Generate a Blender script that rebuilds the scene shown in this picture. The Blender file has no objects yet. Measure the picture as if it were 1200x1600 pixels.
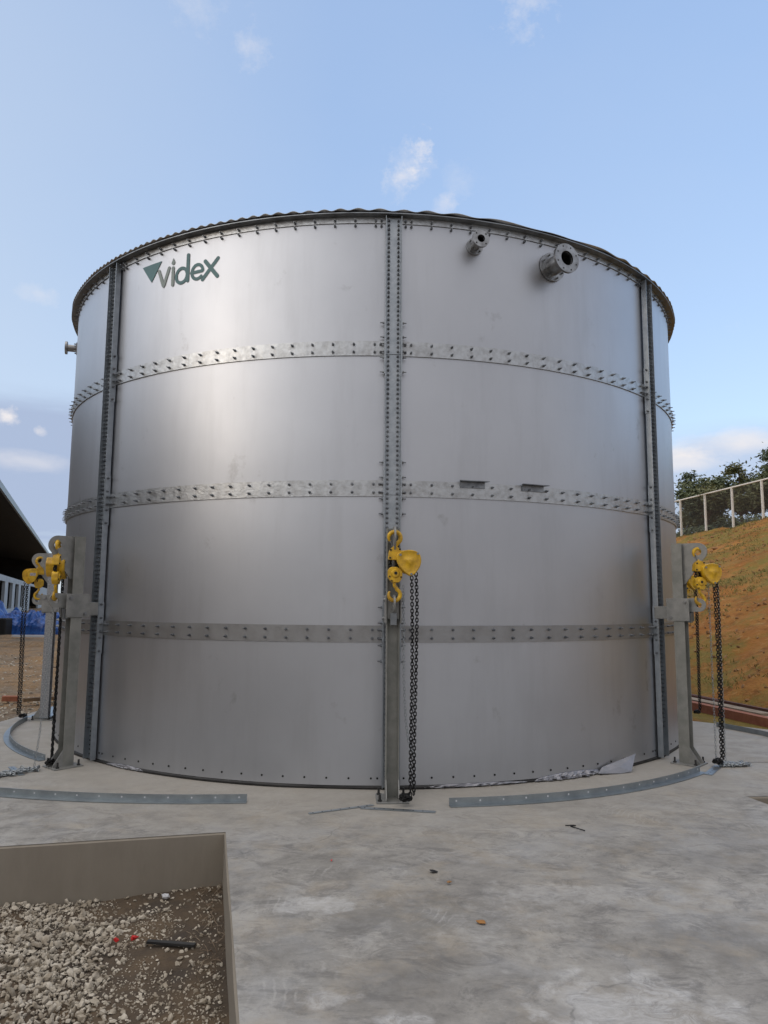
import bpy, bmesh, math, random
from mathutils import Vector, Matrix, noise
random.seed(7)
PI = math.pi
sc = bpy.context.scene
COL = sc.collection

# ------------------------------------------------------------------ camera
CAM = Vector((0.0, -9.795, 1.482))
def cam_axes(p, r, y):
    F = Vector((math.sin(y)*math.cos(p), math.cos(y)*math.cos(p), math.sin(p)))
    Rv = Vector((math.cos(y), -math.sin(y), 0))
    U = Rv.cross(F)
    return F, Rv*math.cos(r) + U*math.sin(r), U*math.cos(r) - Rv*math.sin(r)
F_, R_, U_ = cam_axes(0.121, 0.0072, 0.015)
cd = bpy.data.cameras.new('camera')
cam = bpy.data.objects.new('camera', cd)
COL.objects.link(cam)
m = Matrix((R_, U_, -F_)).transposed().to_4x4()
m.translation = CAM
cam.matrix_world = m
cd.sensor_fit = 'VERTICAL'; cd.sensor_height = 32.0; cd.lens = 32.0*1143.4/1600.0
cd.clip_start = 0.05; cd.clip_end = 3000
sc.camera = cam

# ------------------------------------------------------------------ light
SUN_EL = math.radians(11.5)
SUN_H = Vector((-0.80, -0.60, 0)).normalized()
SUN_DIR = Vector((SUN_H.x*math.cos(SUN_EL), SUN_H.y*math.cos(SUN_EL), math.sin(SUN_EL)))
sd = bpy.data.lights.new('sun', 'SUN'); sd.energy = 0.14; sd.angle = math.radians(8.0); sd.color = (1.0, 0.82, 0.62)
so = bpy.data.objects.new('sun', sd); COL.objects.link(so)
so.rotation_euler = (-SUN_DIR).to_track_quat('-Z', 'Y').to_euler()
so.location = (-20, -10, 20)

sc.view_settings.view_transform = 'Standard'
sc.view_settings.look = 'None'
sc.view_settings.gamma = 1
sc.view_settings.exposure = 0.75

w = bpy.data.worlds.new('World'); sc.world = w; w.use_nodes = True
nt = w.node_tree; nt.nodes.clear()
def N(nt, t, **kw):
    n = nt.nodes.new(t)
    for k, v in kw.items():
        if k.startswith('i_'): n.inputs[k[2:].replace('_', ' ')].default_value = v
        else: setattr(n, k, v)
    return n
def mth(nt, op, a, b=None, clamp=False):
    n = nt.nodes.new('ShaderNodeMath'); n.operation = op; n.use_clamp = clamp
    for i, v in enumerate((a, b)):
        if v is None: continue
        if isinstance(v, (int, float)): n.inputs[i].default_value = v
        else: nt.links.new(v, n.inputs[i])
    return n.outputs[0]
sky = N(nt, 'ShaderNodeTexSky', sky_type='NISHITA', sun_disc=False)
sky.sun_elevation = SUN_EL
sky.sun_rotation = math.atan2(SUN_H.x, SUN_H.y)
sky.altitude = 300; sky.air_density = 1.0; sky.dust_density = 1.2; sky.ozone_density = 1.6
out = N(nt, 'ShaderNodeOutputWorld'); bg = N(nt, 'ShaderNodeBackground'); bg.inputs['Strength'].default_value = 0.15
tc = N(nt, 'ShaderNodeTexCoord')
nrm = N(nt, 'ShaderNodeVectorMath', operation='NORMALIZE'); nt.links.new(tc.outputs['Generated'], nrm.inputs[0])
D = nrm.outputs[0]
sep = N(nt, 'ShaderNodeSeparateXYZ'); nt.links.new(D, sep.inputs[0])
def cloud_noise(scale, stretch, detail=7, rough=.6):
    mp = N(nt, 'ShaderNodeMapping'); mp.inputs['Scale'].default_value = (scale, scale, scale*stretch)
    nt.links.new(D, mp.inputs[0])
    nz = N(nt, 'ShaderNodeTexNoise'); nz.inputs['Scale'].default_value = 1; nz.inputs['Detail'].default_value = detail
    nz.inputs['Roughness'].default_value = rough
    nt.links.new(mp.outputs[0], nz.inputs[0]); return nz.outputs[0]
n_big = cloud_noise(9, 2.2); n_fine = cloud_noise(34, 1.2, 9, .68); n_str = cloud_noise(5, 5.5)
def blob(d, r, amount, nz, bias, flat=1.0):
    sub = N(nt, 'ShaderNodeVectorMath', operation='SUBTRACT'); nt.links.new(D, sub.inputs[0]); sub.inputs[1].default_value = d
    ml = N(nt, 'ShaderNodeVectorMath', operation='MULTIPLY'); nt.links.new(sub.outputs[0], ml.inputs[0]); ml.inputs[1].default_value = (1, 1, flat)
    ln = N(nt, 'ShaderNodeVectorMath', operation='LENGTH'); nt.links.new(ml.outputs[0], ln.inputs[0])
    k = mth(nt, 'SUBTRACT', 1.0, mth(nt, 'DIVIDE', ln.outputs['Value'], r), True)
    v = mth(nt, 'MULTIPLY', mth(nt, 'SUBTRACT', mth(nt, 'ADD', nz, mth(nt, 'MULTIPLY', k, .55)), bias, True), 3.0, True)
    return mth(nt, 'MULTIPLY', mth(nt, 'MULTIPLY', v, amount), mth(nt, 'MULTIPLY', k, 3, True))
white = None
for args in [((.052, .837, .548), .055, .62, n_fine, .86), ((.030, .855, .520), .045, .40, n_fine, .80), ((.045, .842, .538), .05, .30, n_fine, .70), ((-.145, .765, .627), .055, .32, n_fine, .78),
             ((-.20, .74, .66), .07, .22, n_fine, .78), ((.165, .73, .663), .075, .40, n_fine, .80), ((.083, .865, .495), .03, .30, n_fine, .74),
             ((.10, .85, .52), .05, .15, n_fine, .76), ((-.402, .842, .359), .05, .25, n_fine, .74, 2.5), ((-.44, .871, .219), .024, .9, n_fine, .66, 1.4),
             ((-.41, .885, .205), .014, .6, n_fine, .66, 1.4), ((.44, .87, .33), .05, .18, n_fine, .76, 2.5)]:
    b = blob(*args); white = b if white is None else mth(nt, 'ADD', white, b, True)
# low cloud banks near the horizon on both sides
rightbank = blob((.455, .87, .192), .11, .75, n_big, .62, 3.6)
rightbank2 = blob((.395, .90, .178), .07, .7, n_big, .60, 3.0)
leftbank = blob((-.43, .89, .168), .07, .40, n_big, .56, 3.4)
darkbank = blob((-.42, .89, .150), .34, .95, n_str, .36, 3.0)
lowr = blob((.43, .89, .12), .24, .75, n_str, .36, 2.2)
white = mth(nt, 'ADD', mth(nt, 'ADD', white, rightbank, True), mth(nt, 'ADD', rightbank2, leftbank), True)
veil = mth(nt, 'MULTIPLY', cloud_noise(2.2, 2.0, 5, .55), .22, True)
def mixc(nt, f, a, b):
    n = nt.nodes.new('ShaderNodeMix'); n.data_type = 'RGBA'
    for sock, v in ((n.inputs[0], f), (n.inputs[6], a), (n.inputs[7], b)):
        if isinstance(v, (int, float)): sock.default_value = v
        elif isinstance(v, tuple): sock.default_value = v + (1,) if len(v) == 3 else v
        else: nt.links.new(v, sock)
    return n.outputs[2]
hs = N(nt, 'ShaderNodeHueSaturation'); hs.inputs['Saturation'].default_value = .9; hs.inputs['Value'].default_value = .42
nt.links.new(sky.outputs[0], hs.inputs['Color'])
# evenly bright thin evening haze layer: paler towards the horizon
el = N(nt, 'ShaderNodeMapRange'); el.inputs[1].default_value = 0.0; el.inputs[2].default_value = .75; nt.links.new(sep.outputs[2], el.inputs[0])
lyr = mixc(nt, mth(nt, 'POWER', el.outputs[0], .7), (1.55, 1.92, 2.45), (.86, 1.38, 2.42))
ad = nt.nodes.new('ShaderNodeMix'); ad.data_type = 'RGBA'; ad.blend_type = 'ADD'; ad.inputs[0].default_value = 1
nt.links.new(hs.outputs[0], ad.inputs[6]); nt.links.new(lyr, ad.inputs[7])
# bright thin cloud around the low sun
dp = N(nt, 'ShaderNodeVectorMath', operation='DOT_PRODUCT'); nt.links.new(D, dp.inputs[0]); dp.inputs[1].default_value = (-.78, -.46, .43)
glow = mth(nt, 'POWER', mth(nt, 'MAXIMUM', dp.outputs['Value'], 0.0), 6.0)
gl = mixc(nt, glow, (0, 0, 0), (5.6, 5.1, 4.6))
ag = nt.nodes.new('ShaderNodeMix'); ag.data_type = 'RGBA'; ag.blend_type = 'ADD'; ag.inputs[0].default_value = 1
# thin grey overcast over the half of the sky behind the photographer
rear = N(nt, 'ShaderNodeMapRange'); rear.inputs[1].default_value = .35; rear.inputs[2].default_value = -.35; nt.links.new(sep.outputs[1], rear.inputs[0])
rearf = mth(nt, 'MULTIPLY', rear.outputs[0], mth(nt, 'ADD', .62, mth(nt, 'MULTIPLY', cloud_noise(3, 2, 5, .5), .5)), True)
relv = N(nt, 'ShaderNodeMapRange'); relv.inputs[1].default_value = .05; relv.inputs[2].default_value = .55; nt.links.new(sep.outputs[2], relv.inputs[0])
c = mixc(nt, rearf, ad.outputs[2], mixc(nt, relv.outputs[0], (1.75, 1.66, 1.66), (2.75, 2.58, 2.48)))
lft = N(nt, 'ShaderNodeMapRange'); lft.inputs[1].default_value = -.05; lft.inputs[2].default_value = -.55; nt.links.new(sep.outputs[0], lft.inputs[0])
c = mixc(nt, mth(nt, 'MULTIPLY', lft.outputs[0], .38), c, (3.0, 3.25, 3.48))
c = mixc(nt, veil, c, (2.6, 2.85, 3.25))
nt.links.new(c, ag.inputs[6]); nt.links.new(gl, ag.inputs[7]); c = ag.outputs[2]
top = N(nt, 'ShaderNodeMapRange'); top.inputs[1].default_value = .72; top.inputs[2].default_value = .92; nt.links.new(sep.outputs[2], top.inputs[0])
c = mixc(nt, mth(nt, 'MULTIPLY', top.outputs[0], mth(nt, 'ADD', .55, mth(nt, 'MULTIPLY', cloud_noise(4, 1, 5, .5), .8)), True), c, (6.2, 5.8, 5.4))  # bright overhead cloud layer, added out of view to light the slab
c = mixc(nt, darkbank, c, (1.65, 2.0, 2.75))
c = mixc(nt, lowr, c, (2.0, 2.3, 3.0))
c = mixc(nt, white, c, (3.6, 3.45, 3.45))
nt.links.new(c, bg.inputs['Color']); nt.links.new(bg.outputs[0], out.inputs[0])

# ------------------------------------------------------------------ materials
MATS = {}
def mat(name, col, rough=.6, metal=0.0, col2=None, nscale=6, ndet=6, bump=0.0, bscale=40, rvar=0.0, spec=.5, stretch=(1, 1, 1), lo=.35, hi=.65):
    mt = bpy.data.materials.new(name); mt.use_nodes = True; t = mt.node_tree
    bs = t.nodes['Principled BSDF']
    bs.inputs['Base Color'].default_value = (*col, 1); bs.inputs['Roughness'].default_value = rough; bs.inputs['Metallic'].default_value = metal
    bs.inputs['Specular IOR Level'].default_value = spec
    co = N(t, 'ShaderNodeTexCoord'); mp = N(t, 'ShaderNodeMapping'); mp.inputs['Scale'].default_value = stretch
    t.links.new(co.outputs['Object'], mp.inputs[0])
    def nz(s, d=ndet, r=.6):
        n = N(t, 'ShaderNodeTexNoise'); n.inputs['Scale'].default_value = s; n.inputs['Detail'].default_value = d; n.inputs['Roughness'].default_value = r
        t.links.new(mp.outputs[0], n.inputs[0]); return n.outputs[0]
    def ramp(v, a, b):
        n = N(t, 'ShaderNodeMapRange'); n.inputs[1].default_value = a; n.inputs[2].default_value = b; t.links.new(v, n.inputs[0]); return n.outputs[0]
    if col2:
        f = ramp(nz(nscale), lo, hi)
        t.links.new(mixc(t, f, col, col2), bs.inputs['Base Color'])
    if rvar:
        f = nz(nscale*1.7)
        t.links.new(mth(t, 'ADD', rough - rvar/2, mth(t, 'MULTIPLY', f, rvar)), bs.inputs['Roughness'])
    if bump:
        bn = N(t, 'ShaderNodeBump'); bn.inputs['Strength'].default_value = bump; bn.inputs['Distance'].default_value = .01
        t.links.new(nz(bscale), bn.inputs['Height']); t.links.new(bn.outputs[0], bs.inputs['Normal'])
    mt['_h'] = 1
    MATS[name] = mt; return mt, t, bs, nz, ramp

mat('sheet_steel', (.50, .52, .56), .43, 1.0, (.53, .55, .59), 1.3, 5, .10, 1.6, .05)
t_ = MATS['sheet_steel'].node_tree; bs_ = t_.nodes['Principled BSDF']; cur = bs_.inputs['Base Color'].links[0].from_socket
def tnz(scale, s3, det, lo, hi):
    mp_ = N(t_, 'ShaderNodeMapping'); mp_.inputs['Scale'].default_value = s3; t_.links.new(N(t_, 'ShaderNodeTexCoord').outputs['Object'], mp_.inputs[0])
    n_ = N(t_, 'ShaderNodeTexNoise'); n_.inputs['Scale'].default_value = scale; n_.inputs['Detail'].default_value = det; n_.inputs['Roughness'].default_value = .65
    t_.links.new(mp_.outputs[0], n_.inputs[0]); r_ = N(t_, 'ShaderNodeMapRange'); r_.inputs[1].default_value = lo; r_.inputs[2].default_value = hi; t_.links.new(n_.outputs[0], r_.inputs[0]); return r_.outputs[0]
cur = mixc(t_, mth(t_, 'MULTIPLY', tnz(5, (1, 1, .12), 6, .5, .8), .30), cur, (.36, .37, .39))
cur = mixc(t_, mth(t_, 'MULTIPLY', tnz(3.2, (1, 1, .8), 10, .63, .70), .40), cur, (.30, .30, .31))
oi_ = N(t_, 'ShaderNodeObjectInfo'); hv = N(t_, 'ShaderNodeHueSaturation'); t_.links.new(cur, hv.inputs['Color'])
t_.links.new(mth(t_, 'ADD', .955, mth(t_, 'MULTIPLY', oi_.outputs['Random'], .09)), hv.inputs['Value']); t_.links.new(hv.outputs[0], bs_.inputs['Base Color'])
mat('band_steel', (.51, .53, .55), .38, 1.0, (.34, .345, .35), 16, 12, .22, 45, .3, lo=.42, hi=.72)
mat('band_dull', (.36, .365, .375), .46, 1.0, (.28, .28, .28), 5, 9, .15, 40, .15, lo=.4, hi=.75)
mat('column_steel', (.42, .455, .49), .46, 1.0, (.33, .365, .40), 14, 6, .15, 60, .15)
mat('bolt_steel', (.31, .33, .35), .45, 1.0, (.17, .18, .20), 14)
mat('foil', (.30, .31, .34), .55, .9, (.38, .38, .41), 9, 5, .2, 30)
mat('rim_steel', (.30, .325, .35), .5, 1.0, (.22, .235, .25), 8)
mat('roof_steel', (.46, .485, .51), .45, 1.0, (.38, .38, .38), 4)
mat('pipe_steel', (.40, .415, .43), .34, 1.0, (.22, .22, .225), 14, 6, .2, 30, .2)
mat('logo_teal', (.015, .10, .115), .32, 0.0, (.03, .13, .14), 5)
mat('logo_teal_glare', (.15, .19, .185), .38, 0.2, (.20, .23, .22), 5)  # teal logo paint greyed for some letters: glare put into the colour
mat('hole_black', (.012, .012, .013), .8)
mat('rubber_black', (.012, .012, .013), .55, 0, (.03, .03, .03), 8)
mat('jack_steel', (.20, .205, .19), .55, .35, (.29, .29, .27), 7, 8, .15, 40, .2)
mat('jack_plate', (.21, .215, .21), .5, .4, (.30, .30, .29), 10, 8, .1, 40, .1)
mat('galv_speckle', (.22, .23, .25), .5, .6, (.40, .41, .42), 60, 3)
mat('galv_light', (.29, .325, .35), .40, .9, (.37, .41, .435), 10, 5, .1, 50, .15)
mat('yellow_paint', (.74, .45, .018), .38, 0, (.42, .24, .02), 16, 9, .08, 60, .1)
mat('chain_black', (.014, .014, .015), .38, .6)
mat('chain_silver', (.34, .37, .39), .4, .9)
mat('decal', (.5, .48, .45), .5, 0, (.25, .22, .3), 60)
mat('bolt_head', (.30, .31, .32), .35, 1.0)
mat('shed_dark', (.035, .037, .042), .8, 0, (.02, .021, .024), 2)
mat('shed_roof', (.24, .30, .34), .5, .3, (.30, .36, .40), 3)
mat('shed_wall', (.36, .42, .48), .6, 0, (.28, .33, .38), 1.5)
mat('added_hall_wall', (.07, .072, .078), .7, 0, (.05, .05, .055), .6)
mat('tarp_blue', (.010, .045, .20), .32, 0, (.03, .13, .46), 5, 8, .9, 14)
mat('wood', (.20, .13, .07), .8, 0, (.12, .08, .05), 10, 6, .3, 40)
mat('brick', (.34, .13, .075), .85, 0, (.25, .09, .05), 14, 6, .3, 60)
mat('white_plastic', (.6, .62, .66), .5, 0)
mat('red_plastic', (.55, .02, .02), .4, 0)
mat('fence_white', (.74, .70, .64), .5, 0, (.62, .58, .53), 5)
mat('bark', (.13, .085, .055), .9, 0, (.08, .055, .04), 12, 5, .4, 30)
mat('leaf_brown', (.32, .15, .04), .7)
mat('clod', (.33, .17, .065), .9, 0, (.2, .12, .06), 30)
mat('concrete_board', (.33, .27, .20), .85, 0, (.22, .16, .11), 6, 8, .3, 30)
mat('red_board', (.15, .06, .04), .8, 0, (.08, .035, .025), 6, 8, .3, 30)

# concrete slab: blotchy trowelled cement with a few milky spills
mt, t, bs, nz, ramp = mat('slab_concrete', (.3, .3, .3), .72, 0, None, bump=0)
a = ramp(nz(.9, 9, .66), .36, .66); b = ramp(nz(3.2, 10, .72), .38, .64); g = ramp(nz(22, 6, .7), .3, .7)
sepQ = N(t, 'ShaderNodeSeparateXYZ'); t.links.new(N(t, 'ShaderNodeTexCoord').outputs['Object'], sepQ.inputs[0])
nx_ = lambda i: sepQ.outputs[i]
nzb = nz(5, 10, .7)
c1 = mixc(t, a, (.262, .248, .228), (.40, .385, .355))
c2 = mixc(t, mth(t, 'MULTIPLY', b, .80), c1, (.165, .160, .152))
mpS = N(t, 'ShaderNodeMapping'); mpS.inputs['Scale'].default_value = (.9, 1.35, 1); mpS.inputs['Rotation'].default_value = (0, 0, .7)
coS = N(t, 'ShaderNodeTexCoord'); t.links.new(coS.outputs['Object'], mpS.inputs[0])
def nzs(s, d=8, r=.65, src=mpS, dist=0.0):
    n = N(t, 'ShaderNodeTexNoise'); n.inputs['Scale'].default_value = s; n.inputs['Detail'].default_value = d; n.inputs['Roughness'].default_value = r
    n.inputs['Distortion'].default_value = dist
    t.links.new(src.outputs[0], n.inputs[0]); return n.outputs[0]
st = ramp(nzs(2.2, 12, .74, dist=.6), .46, .66)
c3 = mixc(t, mth(t, 'MULTIPLY', st, .45), c2, (.43, .415, .385))
st2 = ramp(nzs(4.5, 12, .80, dist=.8), .50, .60)
c3 = mixc(t, mth(t, 'MULTIPLY', st2, .70), c3, (.140, .135, .130))
blu = ramp(nz(1.7, 8, .65), .5, .66)
c3 = mixc(t, mth(t, 'MULTIPLY', blu, .4), c3, (.335, .345, .36))
damp = None
for (sx, sy, rx, ry, amt) in [(.35, -6.15, .75, .28, .75), (-.25, -5.45, .45, .22, .6), (.1, -6.7, .6, .3, .5), (1.5, -6.4, .5, .3, .6), (1.9, -5.3, .6, .25, .35), (-.3, -6.5, .3, .35, .5)]:
    dx = mth(t, 'DIVIDE', mth(t, 'SUBTRACT', nx_(0), sx), rx); dy = mth(t, 'DIVIDE', mth(t, 'SUBTRACT', nx_(1), sy), ry)
    dd = mth(t, 'SQRT', mth(t, 'ADD', mth(t, 'MULTIPLY', dx, dx), mth(t, 'MULTIPLY', dy, dy)))
    k = mth(t, 'ADD', mth(t, 'SUBTRACT', 1.0, dd), mth(t, 'MULTIPLY', mth(t, 'SUBTRACT', nzb, .5), 4.5))
    k = mth(t, 'MULTIPLY', mth(t, 'MULTIPLY', k, 1.6, True), amt)
    damp = k if damp is None else mth(t, 'MAXIMUM', damp, k)
c3 = mixc(t, mth(t, 'MULTIPLY', damp, .62), c3, (.125, .118, .105))
warm = ramp(nz(2.3, 9, .7), .50, .66)
c3 = mixc(t, mth(t, 'MULTIPLY', warm, .38), c3, (.37, .31, .225))
pit_n = ramp(nz(30, 8, .85), .56, .66)
c3 = mixc(t, mth(t, 'MULTIPLY', pit_n, .45), c3, (.13, .125, .118))
# trowel sweeps: thin pale arcs, only here and there
vo = N(t, 'ShaderNodeTexVoronoi'); vo.inputs['Scale'].default_value = 1.1; t.links.new(coS.outputs['Object'], vo.inputs['Vector'])
arc = mth(t, 'SINE', mth(t, 'ADD', mth(t, 'MULTIPLY', vo.outputs['Distance'], 150.0), mth(t, 'MULTIPLY', nz(4, 4), 14.0)))
arcm = mth(t, 'MULTIPLY', mth(t, 'MULTIPLY', mth(t, 'SUBTRACT', arc, .45, True), 1.8, True), ramp(nz(2.4, 6, .7), .53, .64))
c3 = mixc(t, mth(t, 'MULTIPLY', arcm, .30), c3, (.50, .49, .47))
scr = N(t, 'ShaderNodeTexVoronoi', feature='DISTANCE_TO_EDGE'); scr.inputs['Scale'].default_value = .55
nzd = N(t, 'ShaderNodeTexNoise'); nzd.inputs['Scale'].default_value = 2.5; nzd.inputs['Detail'].default_value = 7; t.links.new(coS.outputs['Object'], nzd.inputs[0])
vadd = N(t, 'ShaderNodeVectorMath', operation='MULTIPLY_ADD'); t.links.new(nzd.outputs['Color'], vadd.inputs[0]); vadd.inputs[1].default_value = (.5, .5, 0); t.links.new(coS.outputs['Object'], vadd.inputs[2])
t.links.new(vadd.outputs[0], scr.inputs['Vector'])
crk = mth(t, 'MULTIPLY', mth(t, 'SUBTRACT', 1.0, mth(t, 'MULTIPLY', scr.outputs['Distance'], 260.0), True), ramp(nz(1.1, 3), .52, .60))
c3 = mixc(t, mth(t, 'MULTIPLY', crk, .55), c3, (.09, .088, .085))
# soft warm zone around the tank foot (dusty, less blotchy)
sepS = N(t, 'ShaderNodeSeparateXYZ'); t.links.new(coS.outputs['Object'], sepS.inputs[0])
rad = mth(t, 'SQRT', mth(t, 'ADD', mth(t, 'POWER', sepS.outputs[0], 2), mth(t, 'POWER', sepS.outputs[1], 2)))
near = N(t, 'ShaderNodeMapRange'); near.inputs[1].default_value = 5.6; near.inputs[2].default_value = 4.4
t.links.new(mth(t, 'ADD', rad, mth(t, 'MULTIPLY', nz(1.3), .8)), near.inputs[0])
c3 = mixc(t, mth(t, 'MULTIPLY', near.outputs[0], .72), c3, (.37, .345, .305))
stain = None
dist_n = N(t, 'ShaderNodeTexNoise'); dist_n.inputs['Scale'].default_value = 7; dist_n.inputs['Detail'].default_value = 5
t.links.new(coS.outputs['Object'], dist_n.inputs[0])
for (sx, sy, rx, ry, amt, brk) in [(-.25, -5.99, .19, .075, .7, .40), (-.12, -6.85, .10, .09, .6, .5), (.13, -7.03, .10, .10, .8, .45),
                              (1.0, -6.95, .36, .30, .8, .47), (1.0, -5.86, .45, .15, .40, .50), (.55, -6.2, .35, .2, .3, .5), (1.9, -5.9, .4, .2, .3, .5), (.6, -5.3, .3, .12, .25, .5)]:
    dx = mth(t, 'DIVIDE', mth(t, 'SUBTRACT', sepS.outputs[0], sx), rx); dy = mth(t, 'DIVIDE', mth(t, 'SUBTRACT', sepS.outputs[1], sy), ry)
    dd = mth(t, 'SQRT', mth(t, 'ADD', mth(t, 'MULTIPLY', dx, dx), mth(t, 'MULTIPLY', dy, dy)))
    k = mth(t, 'ADD', mth(t, 'SUBTRACT', 1.0, dd), mth(t, 'MULTIPLY', mth(t, 'SUBTRACT', dist_n.outputs[0], brk), 3.2))
    k = mth(t, 'MULTIPLY', mth(t, 'MULTIPLY', k, 2.2, True), amt)
    stain = k if stain is None else mth(t, 'MAXIMUM', stain, k)
stain = mth(t, 'MULTIPLY', stain, mth(t, 'ADD', .25, mth(t, 'MULTIPLY', ramp(nzs(9, 8, .8, dist=2.5), .42, .62), .8)), True)
c4 = mixc(t, mth(t, 'MULTIPLY', stain, .85), c3, (.54, .54, .54))
t.links.new(c4, bs.inputs['Base Color'])
t.links.new(mth(t, 'ADD', .55, mth(t, 'MULTIPLY', b, .3)), bs.inputs['Roughness'])
bn = N(t, 'ShaderNodeBump'); bn.inputs['Strength'].default_value = .35; bn.inputs['Distance'].default_value = .01
t.links.new(mth(t, 'ADD', mth(t, 'ADD', nzs(6, 10, .75), mth(t, 'MULTIPLY', arcm, .12)), mth(t, 'MULTIPLY', nz(45, 6), .3)), bn.inputs['Height']); t.links.new(bn.outputs[0], bs.inputs['Normal'])

# rendered wall of the pit: vertical drip streaks
mt, t, bs, nz, ramp = mat('pit_render', (.3, .3, .3), .85, 0, None, stretch=(5, 5, 1.1), bump=.3, bscale=6)
c1 = mixc(t, ramp(nz(1.2, 8, .7), .4, .72), (.225, .198, .162), (.255, .228, .190))
n9 = N(t, 'ShaderNodeTexNoise'); n9.inputs['Scale'].default_value = 3; n9.inputs['Detail'].default_value = 8; t.links.new(N(t, 'ShaderNodeTexCoord').outputs['Object'], n9.inputs[0])
c1 = mixc(t, mth(t, 'MULTIPLY', ramp(n9.outputs[0], .4, .7), .5), c1, (.27, .24, .195))
t.links.new(c1, bs.inputs['Base Color'])

# terrain: ochre soil, grass patches on the bank
mt, t, bs, nz, ramp = mat('soil', (.3, .15, .06), .95, 0, None, bump=0, spec=.2)
s1 = mixc(t, ramp(nz(.55, 8, .65), .38, .64), (.27, .105, .024), (.385, .180, .048))
s1 = mixc(t, mth(t, 'MULTIPLY', ramp(nz(2.6, 10, .75), .50, .66), .75), s1, (.13, .050, .014))
s1 = mixc(t, mth(t, 'MULTIPLY', ramp(nz(6.5, 9, .75), .54, .66), .60), s1, (.46, .29, .12))
gr = mth(t, 'MULTIPLY', ramp(nz(.38, 10, .82), .44, .55), .80)
s1 = mixc(t, gr, s1, (.175, .155, .038))
co = N(t, 'ShaderNodeTexCoord'); sp = N(t, 'ShaderNodeSeparateXYZ'); t.links.new(co.outputs['Object'], sp.inputs[0])
flat = N(t, 'ShaderNodeMapRange'); flat.inputs[1].default_value = 3.0; flat.inputs[2].default_value = 1.0; t.links.new(sp.outputs[0], flat.inputs[0])
flaty = N(t, 'ShaderNodeMapRange'); flaty.inputs[1].default_value = -4.0; flaty.inputs[2].default_value = -8.0; t.links.new(sp.outputs[1], flaty.inputs[0])
flatm = mth(t, 'MAXIMUM', flat.outputs[0], flaty.outputs[0])
fl = mixc(t, ramp(nz(1.1, 9, .7), .4, .62), (.23, .155, .09), (.33, .215, .115))
fl = mixc(t, mth(t, 'MULTIPLY', ramp(nz(.5, 6, .7), .5, .62), .8), fl, (.20, .17, .135))
fl = mixc(t, mth(t, 'MULTIPLY', ramp(nz(16, 6, .7), .54, .64), .7), fl, (.38, .32, .25))
fl = mixc(t, mth(t, 'MULTIPLY', ramp(nz(2.6, 9, .75), .52, .62), .6), fl, (.12, .08, .05))
t.links.new(mixc(t, flatm, s1, fl), bs.inputs['Base Color'])
bn = N(t, 'ShaderNodeBump'); bn.inputs['Strength'].default_value = 1.0; bn.inputs['Distance'].default_value = .10
t.links.new(mth(t, 'ADD', nz(2.2, 10, .7), mth(t, 'MULTIPLY', nz(12, 6), .3)), bn.inputs['Height']); t.links.new(bn.outputs[0], bs.inputs['Normal'])

mat('pit_soil', (.052, .040, .030), .95, 0, (.115, .080, .048), 4, 10, 1.0, 30)
mt, t, bs, nz, ramp = mat('gravel_stone', (.40, .37, .31), .85, 0, None, spec=.2)
oi = N(t, 'ShaderNodeTexNoise'); oi.inputs['Scale'].default_value = 16; oi.inputs['Detail'].default_value = 1
t.links.new(N(t, 'ShaderNodeTexCoord').outputs['Object'], oi.inputs[0])
t.links.new(mixc(t, ramp(oi.outputs[0], .38, .62), (.52, .475, .40), (.30, .26, .205)), bs.inputs['Base Color'])
for nm, c_a, c_b in (('leaf_dark', (.075, .10, .055), (.13, .155, .08)), ('leaf_olive', (.095, .11, .045), (.14, .14, .060))):
    mt, t, bs, nz, ramp = mat(nm, c_a, .6, 0, c_b, 1.2, 4)
mt, t, bs, nz, ramp = mat('fence_net', (.10, .085, .075), .8)
tr = N(t, 'ShaderNodeBsdfTransparent'); mx = N(t, 'ShaderNodeMixShader'); mx.inputs[0].default_value = .22
t.links.new(tr.outputs[0], mx.inputs[1]); t.links.new(bs.outputs[0], mx.inputs[2]); t.links.new(mx.outputs[0], t.nodes['Material Output'].inputs[0])

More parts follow.
